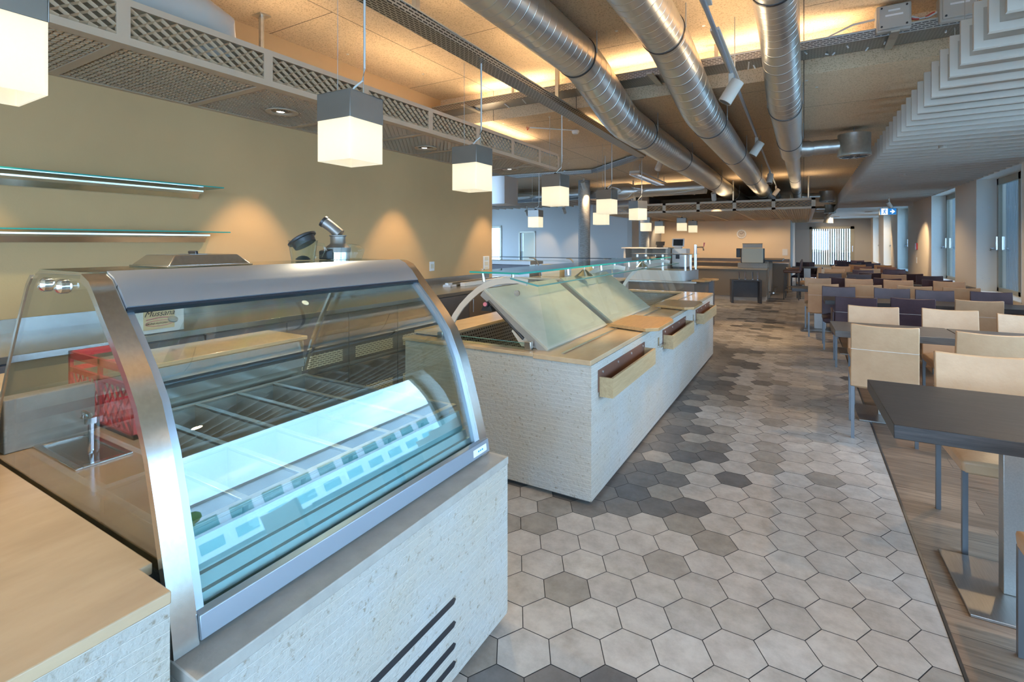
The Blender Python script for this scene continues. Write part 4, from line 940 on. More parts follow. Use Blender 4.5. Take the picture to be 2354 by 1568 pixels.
# wall clock, framed print, alarm
t = thing('wall_clock', 'round white wall clock on the beige back wall', 'clock', (-1.92, YW, 1.97))
def disc(mb, c, r, y0, y1, n=32): mb.tube([(c[0], y0, c[1]), (c[0], y1, c[1])], r, n)
mb = MB(); disc(mb, (-1.92, 1.97), .155, YW, YW - .04); mb.build('clock_case', 'white_plastic', t)
mb = MB(); disc(mb, (-1.92, 1.97), .12, YW - .04, YW - .043); mb.build('clock_face', 'baffle_rim', t)
mb = MB()
for a, L in ((300, .065), (50, .095)):
    d = Vector((math.sin(R(a)), math.cos(R(a)))); n = Vector((d.y, -d.x)) * .006
    p = Vector((-1.92, 1.97)); q = p + d * L
    mb.prism([tuple(p + n), tuple(q + n), tuple(q - n), tuple(p - n)], 'y', YW - .047, YW - .044)
for k in range(12):
    a = R(30 * k); p = Vector((-1.92 + .105 * math.sin(a), 1.97 + .105 * math.cos(a))); mb.box(p.x - .004, p.x + .004, YW - .046, YW - .0432, p.y - .008, p.y + .008)
mb.build('clock_hands', 'ink', t, smooth=0)
t = thing('wall_print', 'brown photo panel of two tall milk coffee glasses beside the far column', 'picture', (-5.55, YW - .03, 1.2))
B(-6.1, -4.9, YW - .03, YW - .004, 1.25, 2.75).build('print_panel', 'terracotta_print', t, smooth=0)
mb = MB()
for cx, z0, z1, wd in ((-5.72, 1.28, 2.20, .13), (-5.38, 1.28, 1.95, .16)):
    mb.prism([(cx - wd * .8, z0), (cx + wd * .8, z0), (cx + wd, z1), (cx - wd, z1)], 'y', YW - .034, YW - .0302)
    disc(mb, (cx, z1), wd, YW - .0305, YW - .0345, 20)
mb.build('printed_glasses', 'print_cream', t, smooth=0)
mb = MB(); mb.prism([(-5.30, 2.1), (-5.05, 2.1), (-4.92, 2.74), (-5.25, 2.74)], 'y', YW - .033, YW - .0302); mb.build('printed_shade', 'print_brown', t, smooth=0)
wall = thing('wall_socket', 'white sockets on the beige back wall near its right corner', 'socket', (-.56, YW, 1.33))
B(-.64, -.48, YW - .012, YW, 1.22, 1.44).build('cover_plate', 'white_plastic', wall, bevel=.003)
wall = thing('fire_call_point', 'dark red fire call point on the window wall pier', 'alarm', (XR, 18.85, 1.55))
B(XR - .03, XR, 18.75, 18.95, 1.45, 1.65).build('call_box', 'red_alarm', wall, bevel=.005)
wall = thing('light_switch', 'small white switch below the red fire call point', 'switch', (XR, 18.85, 1.14))
B(XR - .015, XR, 18.80, 18.90, 1.05, 1.23).build('cover_plate', 'white_plastic', wall, bevel=.003)

# ------------------------------------------------------------------ expanded-metal hoods
def strands(mb, o, u, v, L, W, pu, pv, wd, tilt):
    """expanded metal: zig-zag strands along u, stacked along v; the strand band leans by tilt along the normal"""
    o, u, v = Vector(o), Vector(u), Vector(v); n = u.cross(v)
    rows = int(W / pv); cols = max(2, int(round(L / pu)) * 2)
    for r_ in range(rows + 1):
        b = len(mb.v)
        for c in range(cols + 1):
            off = (pv * .42) * (1 if (c + r_) % 2 else -1)
            vv = min(max(r_ * pv + off, 0), W)
            p = o + u * (L * c / cols) + v * vv
            a = v * wd * .5 + n * tilt * .5
            mb.v.append(tuple(p - a)); mb.v.append(tuple(p + a))
        for c in range(cols): mb.face((b + 2 * c, b + 2 * c + 2, b + 2 * c + 3, b + 2 * c + 1))
hood = thing('ceiling_hood', 'long expanded-metal ventilation hood above the back counter', 'ventilation hood', (-3.95, 3, 2.82))
HX, HZ0, HZ1 = -3.42, 2.82, 3.09
hy = [-1.35 + .93 * k for k in range(9)] + [7.0, 7.34]
hy = [-1.36, -.45, .44, 1.36, 2.27, 3.22, 4.13, 5.02, 5.86, 6.66, 7.32]
mb = MB()
mb.box(HX - .02, HX, hy[0], hy[-1], HZ0, HZ0 + .045); mb.box(HX - .02, HX, hy[0], hy[-1], HZ1 - .04, HZ1)
mb.box(XL, XL + .05, hy[0], hy[-1], HZ0, HZ0 + .03); mb.box(HX - .09, HX - .02, hy[0], hy[-1], HZ0, HZ0 + .03)
for y in hy:
    mb.box(HX - .02, HX, y - .035, y + .035, HZ0 + .045, HZ1 - .04); mb.box(XL + .05, HX - .09, y - .03, y + .03, HZ0, HZ0 + .03)
mb.box(XL, HX, hy[-1] - .02, hy[-1] + .02, HZ0, HZ0 + .045)
mb.build('hood_frame', 'hood_paint', hood, smooth=0)
B(XL, HX - .02, hy[0], hy[-1], HZ1 - .015, HZ1).build('hood_cover', 'galvanised', hood, smooth=0)
for y0, y1 in zip(hy, hy[1:]):
    mb = MB(); strands(mb, (HX - .012, y0 + .035, HZ0 + .05), (0, 1, 0), (0, 0, 1), y1 - y0 - .07, HZ1 - HZ0 - .095, .085, .031, .013, .024)
    mb.build('front_mesh', 'mesh_metal', hood, smooth=0)
    mb = MB(); strands(mb, (XL + .05, y0 + .03, HZ0 + .012), (1, 0, 0), (0, 1, 0), HX - .09 - XL - .05, y1 - y0 - .06, .055, .034, .015, .020)
    mb.build('soffit_mesh', 'mesh_metal', hood, smooth=0)
for y in (2.72, 6.0): MB().tube([(-4.2, y, HZ1), (-4.2, y, (ZHI if y < YSTEP else ZLOW))], .022, 8).box(-4.26, -4.14, y - .05, y + .05, (ZHI if y < YSTEP else ZLOW) - .012, (ZHI if y < YSTEP else ZLOW)).build('hanger_post', 'galvanised', hood)
hs = thing('exhaust_box', 'brushed steel exhaust box below the far end of the long hood', 'box', (-4.66, 7.6, 2.33))
B(-4.88, -4.45, 7.34, 7.8, 2.34, 2.82).build('box_sheet', 'stainless_sheet', hs, smooth=0)
B(-4.86, -4.47, 7.36, 7.78, 2.33, 2.34).build('box_flange', 'baffle_rim', hs, smooth=0)
def downlight(x, y, z, lab, tx, power, ty=None, cone=62):
    t = thing('recessed_spotlight', lab, 'spotlight', (x, y, z))
    MB().lathe([(.085, .03), (.095, 0), (.135, -.004), (.135, .002), (.10, .03)], 28, (x, y, z - .004), caps=False).build('trim_ring', 'hood_paint', t)
    MB().lathe([(.084, .028), (.001, .03)], 24, (x, y, z), caps=False).build('recess', 'black_plastic', t)
    MB().lathe([(.04, .03), (.045, -.002), (.038, -.004), (.034, .0)], 20, (x - .02, y, z), caps=False).build('spot_ring', 'aluminium_bright', t)
    MB().lathe([(.034, .002), (.001, .004)], 16, (x - .02, y, z), caps=False).build('spot_bulb', 'led', t)
    l = lamp('SPOT', 'spot_beam', (-.02, 0, -.03), power, WARM, t, spot_size=R(cone), spot_blend=.55, shadow_soft_size=.03)
    d = Vector((tx, ty if ty else y, 0)) - Vector((x, y, z)); l.rotation_euler = d.to_track_quat('-Z', 'Y').to_euler()
for y, lab in ((.80, 'recessed spotlight in the hood beside the leftmost lamp'), (2.77, 'round recessed spotlight in the hood left of the big pendant lamp'), (4.71, 'round recessed spotlight in the hood right of the big pendant lamp'), (6.75, 'round recessed spotlight near the far end of the hood')):
    downlight(-3.98, y, HZ0 - .002, lab, -4.25, 70)

fh = thing('ceiling_hood', 'wide expanded-metal hood over the far coffee counter', 'ventilation hood', (-1.7, 16.5, 2.45))
FX0, FX1, FY0, FY1, FZ0, FZ1 = -4.9, .23, 13.4, 22.5, 2.45, 2.70
mb = MB(); nx = 6
mb.box(FX0, FX1, FY0, FY0 + .03, FZ0, FZ0 + .05); mb.box(FX0, FX1, FY0, FY0 + .03, FZ1 - .05, FZ1); mb.box(FX1 - .03, FX1, FY0, FY1, FZ0, FZ0 + .05); mb.box(FX1 - .03, FX1, FY0, FY1, FZ1 - .05, FZ1)
for k in range(nx + 1):
    x = FX0 + (FX1 - FX0) * k / nx; x = min(max(x, FX0 + .04), FX1 - .04)
    mb.box(x - .04, x + .04, FY0, FY0 + .03, FZ0, FZ1); mb.box(x - .04, x + .04, FY0, YW if x < -.5 else FY1, FZ0 - .005, FZ0 + .03)
for y in (15.4, 17.4, 19.4): mb.box(FX0, FX1, y - .03, y + .03, FZ0, FZ0 + .03)
mb.build('hood_frame', 'hood_paint', fh, smooth=0)
B(FX0, FX1, FY0 + .03, YW, FZ1 - .02, FZ1).build('hood_cover', 'galvanised', fh, smooth=0)
for k in range(nx):
    x0 = FX0 + (FX1 - FX0) * k / nx; x1 = FX0 + (FX1 - FX0) * (k + 1) / nx
    mb = MB(); strands(mb, (x0 + .04, FY0 + .015, FZ0 + .05), (1, 0, 0), (0, 0, 1), x1 - x0 - .08, FZ1 - FZ0 - .1, .10, .034, .012, .02); mb.build('front_mesh', 'mesh_metal', fh, smooth=0)
    y1 = YW if x1 < -.3 else FY1
    mb = MB(); strands(mb, (x0 + .04, FY0 + .05, FZ0 + .012), (0, 1, 0), (-1, 0, 0), y1 - FY0 - .06, -(x0 - x1 + .08), .10, .05, .02, .03)
    for q in range(len(mb.v)): mb.v[q] = (mb.v[q][0] + (x1 - x0 - .08), mb.v[q][1], mb.v[q][2])
    mb.build('soffit_mesh', 'mesh_metal', fh, smooth=0)
for x in (-4.2, -1.6, .1): MB().tube([(x, 14.2, FZ1), (x, 14.2, ZLOW)], .02, 8).build('hanger_post', 'galvanised', fh)

for k, x in enumerate((-4.3, -3.1, -1.9, -.8)):  # downlights added in the far hood to brighten the back wall
    downlight(x, 18.3, FZ0 - .008, 'added fill spotlight in the far hood before the back wall, %s from the left' % ORD[k], x, 26, 19.3, 125)
# added fill strips on hoods, trays and track to warm the ceiling boards
def fill_uplight(x, y, z, L, lab, power, rot=0):
    t = thing('fill_strip', lab, 'fill light', (x, y, z))
    dx, dy = (.03, L / 2) if not rot else (L / 2, .03)
    B(x - dx, x + dx, y - dy, y + dy, z, z + .02).build('fill_housing', 'baffle_rim', t, smooth=0)
    l = lamp('AREA', 'fill_glow', (0, 0, .03), power, (1, .74, .46), t, shape='RECTANGLE', size=.06 if not rot else L, size_y=L if not rot else .06)
    l.rotation_euler = (R(180), 0, 0)
for k, y in enumerate((.2, 2.2, 4.2, 6.2)): fill_uplight(-3.75, y, 3.091, 1.5, 'added warm fill strip on top of the long hood, %s from the camera' % ORD[k], 6 if y < YSTEP else 6)
for k, y in enumerate((.8, 2.9, 4.6, 6.6, 8.2)): fill_uplight(-2.36 - .02 * y, y, 3.205, 1.2, 'added warm fill strip lying in the lamp tray, %s from the camera' % ORD[k], 3.5 if y < YSTEP else 5)
for k, x in enumerate((-3.2, -1.45, -.2, 2.3)): fill_uplight(x, 5.49, 3.446, 1.1, 'added warm fill strip lying in the cross tray, %s from the left' % ORD[k], 8, 1)
for k, x in enumerate((-4.2, -2.9, -1.5, -.3)): fill_uplight(x, 13.7, 2.701, 1.0, 'added warm fill strip on the far hood, %s from the left' % ORD[k], 6, 1)
for k, y in enumerate((.8, 2.6, 4.4)): fill_uplight(-.50 - .008 * y, y, 3.137, 1.4, 'added warm fill strip on top of the lighting track, %s from the camera' % ORD[k], 5)

# ------------------------------------------------------------------ ventilation ducts
def duct(name, lab, path, r, rings, ztop):
    t = thing(name, lab, 'duct', path[0])
    # smooth the two bends
    P = [Vector(p) for p in path]; pts = [P[0]]
    for i in range(1, len(P) - 1):
        a = (P[i - 1] - P[i]).normalized(); c = (P[i + 1] - P[i]).normalized(); q = min(.22, (P[i + 1] - P[i]).length * .42)
        for s_ in range(6):
            f = s_ / 5; pts.append((P[i] + a * q) * (1 - f) ** 2 + P[i] * 2 * f * (1 - f) + (P[i] + c * q) * f ** 2)
    pts.append(P[-1])
    MB().tube(pts, r, 40).build('spiral_pipe', 'spiral_duct', t, smooth=50)
    for y in rings:
        p = None
        for a, c in zip(pts, pts[1:]):
            if a.y <= y <= c.y: f = (y - a.y) / (c.y - a.y); p = a.lerp(c, f); d = (c - a).normalized()
        if p is None: continue
        MB().tube([p - d * .012, p + d * .012], r + .006, 40).build('pipe_gasket', 'black_plastic', t)
        MB().tube([p + d * .014, p + d * .05], r + .004, 40).build('pipe_collar', 'galvanised', t)
        mb = MB(); zt = ZHI if y < YSTEP else ZLOW
        for s_ in (-1, 1): mb.tube([(p.x + s_ * (r + .01), y, p.z), (p.x + s_ * (r + .01), y, zt)], .005, 6)
        mb.build('duct_hanger', 'wire', t)
    return t
duct('ventilation_duct', 'leftmost of the three big spiral ducts under the ceiling', [(-1.93, -1, 3.49), (-1.93, 4.72, 3.49), (-1.80, 5.58, 3.06), (-1.78, 20.2, 3.06)], .20, (.6, 2.4, 4.55, 6.35, 8.6, 12, 15.5, 19.3), 0)
duct('ventilation_duct', 'middle one of the three big spiral ducts under the ceiling', [(-1.06, -1, 3.49), (-1.06, 4.66, 3.49), (-.95, 5.55, 3.06), (-.95, 19.7, 3.06)], .185, (.6, 2.6, 4.4, 6.15, 8.4, 11.6, 15, 18.8), 0)
d3 = duct('ventilation_duct', 'rightmost of the three big spiral ducts, with branches to diffusers', [(-.18, -1, 3.46), (-.18, 4.70, 3.46), (-.17, 5.6, 3.08), (-.17, 8.75, 3.08)], .152, (.7, 2.9, 3.9, 5.9, 7.9), 0)
MB().tube([(-.17, 8.7, 3.08), (-.17, 9.0, 3.08), (-.17, 9.1, 3.08), (-.17, 18.2, 3.08)], .12, 36, rr=[.152, .152, .115, .115]).build('narrow_pipe', 'spiral_duct', d3, smooth=50)
for y in (12.5, 15.6): MB().tube([(-.17, y, 3.08), (-.17, y + .02, 3.08)], .12, 32).build('pipe_gasket', 'black_plastic', d3)
def diffuser(y, x0, x1, r, lab, zc=3.06):
    t = thing('air_diffuser', lab, 'diffuser', (x1, y, zc - .2))
    MB().tube([(x0, y, zc), (x0 + .10, y, zc), (x0 + .13, y, zc), (x1 - .15, y, zc)], .1, 28, rr=[.12, .115, .10, .10]).build('branch_pipe', 'galvanised', t)
    MB().tube([(x0 + .16, y, zc), (x0 + .34, y, zc)], .106, 28).build('pipe_sleeve', 'galvanised', t)
    MB().lathe([(.001, .15), (r, .15), (r, -.11), (r + .006, -.12), (r + .006, -.16), (r - .012, -.17), (.001, -.17)], 36, (x1, y, zc), caps=False).build('diffuser_drum', 'galvanised', t)
    mb = MB()
    for k in range(10):
        a = R(36 * k); mb.box(.04, r * .85, -.006, .006, -.176, -.17, 0, Matrix.Translation((x1, y, zc)) @ Matrix.Rotation(a, 4, 'Z'))
    mb.build('diffuser_slots', 'black_plastic', t, smooth=0)
    MB().tube([(x1, y, zc + .15), (x1, y, ZLOW)], .006, 6).build('diffuser_hanger', 'wire', t)
diffuser(8.62, -.03, .62, .20, 'drum shaped air diffuser nearest the camera on the right duct')
diffuser(17.7, -.05, .60, .20, 'second drum air diffuser at the end of the right duct')
diffuser(21.6, .24, .82, .18, 'third drum air diffuser, beside the far hood', 2.9)
diffuser(28.0, .1, 1.0, .20, 'last drum air diffuser, before the end wall window', 2.75)
t = thing('ventilation_duct', 'pale duct lying on top of the hood at the top left', 'duct', (-3.9, 0, 3.3))
MB().tube([(-3.75, -1.5, 3.28), (-3.75, 1.9, 3.28), (-3.78, 2.05, 3.26), (-3.85, 2.1, 3.1)], .17, 28).build('duct_pipe', 'baffle_rim', t)
MB().tube([(-3.75, 1.2, 3.36), (-2.9, .1, 3.45)], .14, 24).build('branch_pipe', 'baffle_rim', t)
t = thing('ventilation_duct', 'horizontal spiral duct running left behind the pendant lamps', 'duct', (-4, 12.6, 2.98))
MB().tube([(-9.2, 12.9, 2.98), (-4.45, 12.6, 2.98), (-4.3, 12.6, 2.98), (-3.9, 12.6, 2.98), (-3.75, 12.6, 2.98), (-2.0, 12.5, 2.98)], .17, 28, rr=[.15, .15, .22, .22, .16, .16]).build('duct_pipe', 'spiral_duct', t, smooth=50)
for x in (-3.3, -2.3): MB().tube([(x, 12.58, 2.98), (x + .03, 12.58, 2.98)], .17, 28).build('pipe_gasket', 'galvanised', t)
for x, y in ((-3, 12.6), (-8, 12.85)): MB().tube([(x, y, 3.1), (x, y, ZLOW)], .006, 6).build('duct_hanger', 'wire', t)

# ------------------------------------------------------------------ cable trays
def tray(name, lab, p, q, wd, h, mat, ztop):
    t = thing(name, lab, 'cable tray', p)
    p, q = Vector(p), Vector(q); d = (q - p); L = d.length; ang = math.atan2(d.y, d.x)
    T = Matrix.Translation(p) @ Matrix.Rotation(ang, 4, 'Z')
    mb = MB(); mb.box(0, L, -wd / 2, wd / 2, 0, .004, 0, T); mb.box(0, L, -wd / 2, -wd / 2 + .004, .004, h, 0, T); mb.box(0, L, wd / 2 - .004, wd / 2, .004, h, 0, T)
    mb.build('tray_channel', mat, t, smooth=0)
    mb = MB(); mb.box(0, L, -wd / 2 - .008, -wd / 2 + .008, h, h + .01, 0, T); mb.box(0, L, wd / 2 - .008, wd / 2 + .008, h, h + .01, 0, T)
    mb.build('tray_lip', 'galvanised', t, smooth=0)
    n = max(2, int(L / 2.2))
    for k in range(n):
        c = p.lerp(q, (k + .5) / n); zt = ZHI if c.y < YSTEP else ZLOW
        MB().box(c.x - .02, c.x + .02, c.y - .02, c.y + .02, c.z + h * .3, zt).build('tray_post', 'galvanised', t, smooth=0)
    return t
tr1 = tray('cable_tray', 'long perforated cable tray carrying the pendant lamps', (-2.30, -1.0, 3.2), (-2.52, 8.9, 3.2), .16, .06, 'tray_slots_long', 0)
tray('cable_tray', 'short cable tray bending left from the lamp tray', (-2.55, 8.98, 3.2), (-4.0, 10.4, 3.2), .12, .06, 'tray_slots_cross', 0)
tray('cable_tray', 'far stretch of cable tray running left behind the hood', (-4.05, 10.42, 3.2), (-6.6, 10.2, 3.2), .12, .06, 'tray_slots_cross', 0)
tr4 = tray('cable_tray', 'wide cable tray crossing above the ducts in front of the ceiling step', (-4.4, 5.49, 3.44), (2.85, 5.47, 3.44), .30, .07, 'tray_slots_cross', 0)
mb = MB(); rnd = random.Random(5)
for k in range(26):
    x = rnd.uniform(-3.8, 1.6); mb.tube([(x, 5.38 + rnd.uniform(0, .2), 3.44), (x + rnd.uniform(-.02, .02), 5.38 + rnd.uniform(0, .2), 3.415)], .007, 6)
mb.build('cable_ties', 'white_plastic', tr4)
for x in (-3.75, -1.38, .655): B(x - .03, x + .03, 5.16, 5.6, 3.405, 3.42).build('tray_bracket', 'galvanised', tr4, smooth=0)
for k, (x, wd) in enumerate(((.655, .24), (1.075, .24), (1.49, .24))):
    t = thing('junction_box', 'grey electrical junction box on the cross tray, %s from the left' % ORD[k], 'junction box', (x, 5.36, 3.45))
    B(x - .12, x + .12, 5.26, 5.40, 3.455, 3.68).build('box_body', 'box_grey', t, bevel=.012)
    B(x - .105, x + .105, 5.235, 5.26, 3.47, 3.665).build('box_cover', 'box_grey', t, bevel=.008)
    mb = MB()
    for sx in (-.085, .085):
        for sz in (3.49, 3.645): mb.tube([(x + sx, 5.236, sz), (x + sx, 5.228, sz)], .008, 8)
    mb.build('cover_screws', 'dark_metal', t)
    MB().box(x - .04, x + .04, 5.232, 5.2345, 3.61, 3.625).box(x - .06, x + .06, 5.232, 5.2345, 3.57, 3.585).build('box_label', 'paper', t, smooth=0)
for k, (x0, mt) in enumerate(((.36, 'cable_white'), (.74, 'cable_red'), (.76, 'cable_white'), (1.14, 'cable_red'), (1.16, 'cable_white'))):
    c = thing('cable', '%s cable looping between the junction boxes, %s from the left' % ('red' if mt == 'cable_red' else 'white', ORD[k]), 'cable', (x0, 5.36, 3.48))
    MB().tube([(x0 + .03, 5.36 + .02 * (k % 2), 3.58), (x0 + .08, 5.36, 3.55), (x0 + .14, 5.36, 3.55), (x0 + .20, 5.36, 3.58)] if k else [(.08, 5.42, 3.49), (.22, 5.39, 3.55), (.38, 5.36, 3.60), (.54, 5.36, 3.61)], .010, 8).build('cable_sheath', mt, c)

# ------------------------------------------------------------------ pendant lamps
def make_pendant(x, y, z, s, h, ztop, lab, rot, group):
    t = thing('pendant_lamp', lab, 'pendant lamp', (x, y, z), group); t.rotation_euler.z = R(rot)
    zc = h * .60; a = s / 2; k = .008
    mb = MB(); mb.box(-a, a, -a, a, h - .004, h); mb.box(-a, a, -a, -a + .004, zc, h - .004); mb.box(-a, a, a - .004, a, zc, h - .004); mb.box(-a, -a + .004, -a + .004, a - .004, zc, h - .004); mb.box(a - .004, a, -a + .004, a - .004, zc, h - .004)
    b = len(mb.v)
    def P(name, mb, mat, par=t, **kw):
        me_off = Vector((x, y, z)); mb.v = [tuple(Vector(v) + me_off) for v in mb.v]; return mb.build(name, mat, par, **kw)
    P('lamp_cap', mb, 'cap_metal', bevel=.002)
    a -= .003; mb = MB(); mb.box(-a, a, -a, -a + k, 0, zc); mb.box(-a, a, a - k, a, 0, zc); mb.box(-a, -a + k, -a + k, a - k, 0, zc); mb.box(a - k, a, -a + k, a - k, 0, zc)
    P('lamp_shade', mb, 'opal_shade', smooth=0)
    mb = MB(); mb.lathe([(.012, zc * 1.25), (.02, zc * .95), (.032, zc * .72), (.028, zc * .55), (.012, zc * .47)], 16); P('lamp_bulb', mb, 'lamp_inner')
    mb = MB(); mb.lathe([(.03, h), (.03, h + .012), (.012, h + .03)], 12); P('cable_gland', mb, 'dark_metal')
    mb = MB()
    for q in (-.07, .07): mb.tube([(q * .8, q * .6, h), (q * .8, q * .6, ztop - z)], .0018, 5)
    P('suspension_wires', mb, 'wire')
    mb = MB(); mb.tube([(0, 0, h + .02), (.03, .0, h + .05), (.06, .03, h + .09), (.066, .04, h + .16), (.066, .04, ztop - z)], .0055, 7); P('power_cable', mb, 'cable_white')
    dn = lamp('SPOT', 'lamp_down', (0, 0, -.004), DOWN_W, (1, .78, .50), t, spot_size=R(150), spot_blend=.6, shadow_soft_size=.05)
    lamp('POINT', 'lamp_light', (0, 0, zc * .6), LAMP_W * (s / .25) ** 2, (1, .80, .52), t, shadow_soft_size=.035)
    return t
LAMP_W = .5; DOWN_W = 28
LS = [(-2.10, .47, 2.106, .25, .37, 'large pendant lamp cut off by the left picture edge', 0), (-2.19, 1.95, 2.106, .25, .37, 'big square pendant lamp hanging over the display case', 2), (-2.457, 3.52, 2.106, .25, .37, 'square pendant lamp in front of the beige wall, second of the row', 0),
      (-2.59, 5.46, 2.106, .25, .37, 'square pendant lamp over the buffet at the hood end', -2), (-2.64, 7.42, 2.106, .25, .37, 'square pendant lamp right of the round column', -4), (-2.81, 9.68, 2.106, .25, .37, 'square pendant lamp in front of the wall print', -28)]
for x, y, z, s_, h, lab, rt in LS: make_pendant(x, y, z, s_, h, 3.2 if y < 8.9 else ZLOW, lab, rt, 'cube pendant lamps')
for x, y, z, lab in ((-4.98, 9.5, 1.99, 'small pendant lamp before the white wall and door'), (-3.3, 8.96, 2.0, 'pendant lamp half hidden behind another, right of the column'), (-3.67, 13.4, 1.97, 'small pendant lamp beside the wall print column'),
                     (-3.8, 15.4, 1.945, 'leftmost small pendant lamp over the far coffee counter'), (-3.02, 14.8, 2.0, 'middle small pendant lamp over the far coffee counter'), (-3.05, 16.6, 1.985, 'rightmost small pendant lamp over the far coffee counter')):
    make_pendant(x, y, z, .25, .37, ZLOW if y < 13 else 2.46, lab, 3, 'cube pendant lamps')

# ------------------------------------------------------------------ track spotlights, ceiling fittings
t = thing('lighting_track', 'thin lighting track between the ducts', 'lighting track', (-.5, 8, 3.1))
MB().tube([(-.49, -1, 3.12), (-.66, 19.6, 3.12)], .016, 8).build('track_rail', 'aluminium', t)
mb = MB()
for y in (1.2, 4.9, 8.5, 12.5, 16.5): mb.tube([(-.5 - .008 * y, y, 3.12), (-.5 - .008 * y, y, ZHI if y < YSTEP else ZLOW)], .004, 6)
mb.build('track_hanger', 'wire', t)
def track_spot(x, y, z, aim, lab, power, on=True, ceil=False):
    t = thing('track_spotlight', lab, 'spotlight', (x, y, z))
    if ceil: MB().tube([(x, y, z), (x, y, ZLOW)], .02, 10).build('spot_stem', 'baffle_rim', t)
    MB().box(x - .02, x + .02, y - .012, y + .012, z - .16, z).build('spot_bracket', 'baffle_rim', t, bevel=.004)
    d = Vector(aim).normalized(); c = Vector((x, y, z - .16)) + Vector((d.y, -d.x, 0)) * 0
    MB().tube([c - d * .10, c + d * .10], .055, 24).build('spot_body', 'baffle_rim', t, smooth=40)
    MB().tube([c + d * .10, c + d * .101], .045, 20).build('spot_lens', 'led' if on else 'dark_metal', t)
    l = lamp('SPOT', 'spot_beam', tuple(c + d * .115 - Vector((x, y, z))), power, WARM, t, spot_size=R(55), spot_blend=.6, shadow_soft_size=.03); l.rotation_euler = d.to_track_quat('-Z', 'Y').to_euler()
for k, (y, aim) in enumerate(((4.62, (-.5, -.1, -.85)), (7.6, (-.5, -.1, -.85)), (11.3, (-.1, -.3, -.9)), (14.4, (-.5, -.1, -.7)), (17.2, (-.5, 0, -.8)))):
    track_spot(-.5 - .008 * y, y, 3.11, aim, 'grey track spotlight between the ducts, %s from the camera' % ORD[k], 130, on=False)
track_spot(-4.85, 11.9, 3.28, (.05, .6, -.8), 'grey spotlight on the ceiling before the round column', 90, True, True)
track_spot(-2.3, 9.3, 3.25, (-.5, .5, -.8), 'grey spotlight between lamps and leftmost duct', 50, True, True)
for k, (x, y) in enumerate(((-8.2, 15.0), (-6.6, 14.55))):
    track_spot(x, y, 2.84, (-.1, .75, -.75), 'small ceiling spotlight lighting the white wall, %s one' % ('left' if k == 0 else 'right'), 55, True, True)
for k, x in enumerate((-3.9, -1.9)): track_spot(x, 13.0, 2.95, (0, .6, -.9), 'grey spotlight before the far hood front, %s one' % ('left' if k == 0 else 'right'), 60, False, True)
track_spot(2.0, 16.9, 2.86, (.6, .7, -.9), 'small spotlight below the baffles lighting the window wall pier', 90, False, True)
t = thing('louvre_light', 'long louvred fluorescent fitting hanging left of the ducts', 'light fitting', (-3.6, 11, 3.05))
B(-3.05, -2.85, 9.9, 12.2, 3.07, 3.11).build('fitting_body', 'baffle_rim', t, smooth=0)
mb = MB()
for k in range(18): mb.box(-3.05, -2.85, 9.95 + .125 * k, 9.96 + .125 * k, 3.03, 3.069)
mb.box(-3.052, -3.048, 9.9, 12.2, 3.03, 3.07).box(-2.852, -2.848, 9.9, 12.2, 3.03, 3.07); mb.build('louvre_fins', 'aluminium_bright', t, smooth=0)
B(-2.99, -2.91, 10, 12.1, 3.060, 3.069).build('light_tube', 'sign_white', t, smooth=0)
MB().box(-2.96, -2.94, 10.3, 10.32, 3.11, ZLOW).box(-2.96, -2.94, 11.8, 11.82, 3.11, ZLOW).build('fitting_hanger', 'baffle_rim', t, smooth=0)
t = thing('smoke_detector', 'white smoke detector on a short conduit below the ceiling', 'smoke detector', (-2.86, 6.7, 3.28))
MB().lathe([(.05, .02), (.055, 0), (.04, -.03), (.02, -.035)], 20, (-2.86, 6.7, 3.27)).build('detector_head', 'white_plastic', t)
MB().tube([(-2.86, 6.68, 3.285), (-3.35, 6.2, 3.29)], .008, 8).build('conduit', 'white_plastic', t)
MB().tube([(-3.35, 6.2, 3.29), (-3.37, 6.18, 3.25), (-3.36, 6.15, 3.29)], .006, 6).build('red_wire', 'cable_red', t)
mb = MB(); rnd = random.Random(11)
for k in range(150):
    x = -4.4 + 7.2 * rnd.random(); y = rnd.choice([1.2 * q + .15 * sgn for q in range(1, 16) for sgn in (-1, 1)]); z = ZHI if y < YSTEP else ZLOW
    mb.lathe([(.016, 0), (.014, -.003), (.004, -.004)], 8, (x, y, z))
tag(mb.build('ceiling_screw_heads', 'screw'), 'pale screw heads dotted over the wood wool ceiling boards', 'screws', kind='stuff')
# columns
for x, y, lab in ((-5.0, 12.3, 'round grey concrete column between the pendant lamps'), (-4.25, 15.3, 'round grey column in front of the wall print')):
    t = thing('round_column', lab, 'column', (x, y, 0))
    MB().lathe([(.155, 0), (.155, ZLOW)], 40, (x, y, 0)).build('column_shaft', 'concrete_column', t)

# ------------------------------------------------------------------ white baffles below the ceiling
def make_baffle(L):
    t = thing('ceiling_baffle', None, 'baffle')
    h, th, w_ = .30, .042, .045
    MB().box(w_, L - w_, -th / 2 + .008, th / 2 - .008, w_, h - w_).build('felt_panel', 'baffle', t, smooth=0)
    MB().box(0, w_, -th / 2, th / 2, 0, h).box(L - w_, L, -th / 2, th / 2, 0, h).box(w_, L - w_, -th / 2, th / 2, 0, w_).box(w_, L - w_, -th / 2, th / 2, h - w_, h).build('edge_rim', 'baffle_rim', t, smooth=0)
    return t
proto = make_baffle(1.98); MB().tube([(.15, 0, .3), (.15, 0, .81)], .003, 5).tube([(1.8, 0, .3), (1.8, 0, .81)], .003, 5).build('hanger_wire', 'wire', proto)
proto2 = make_baffle(1.98); MB().tube([(.15, 0, .3), (.15, 0, .41)], .003, 5).tube([(1.8, 0, .3), (1.8, 0, .41)], .003, 5).build('hanger_wire', 'wire', proto2)
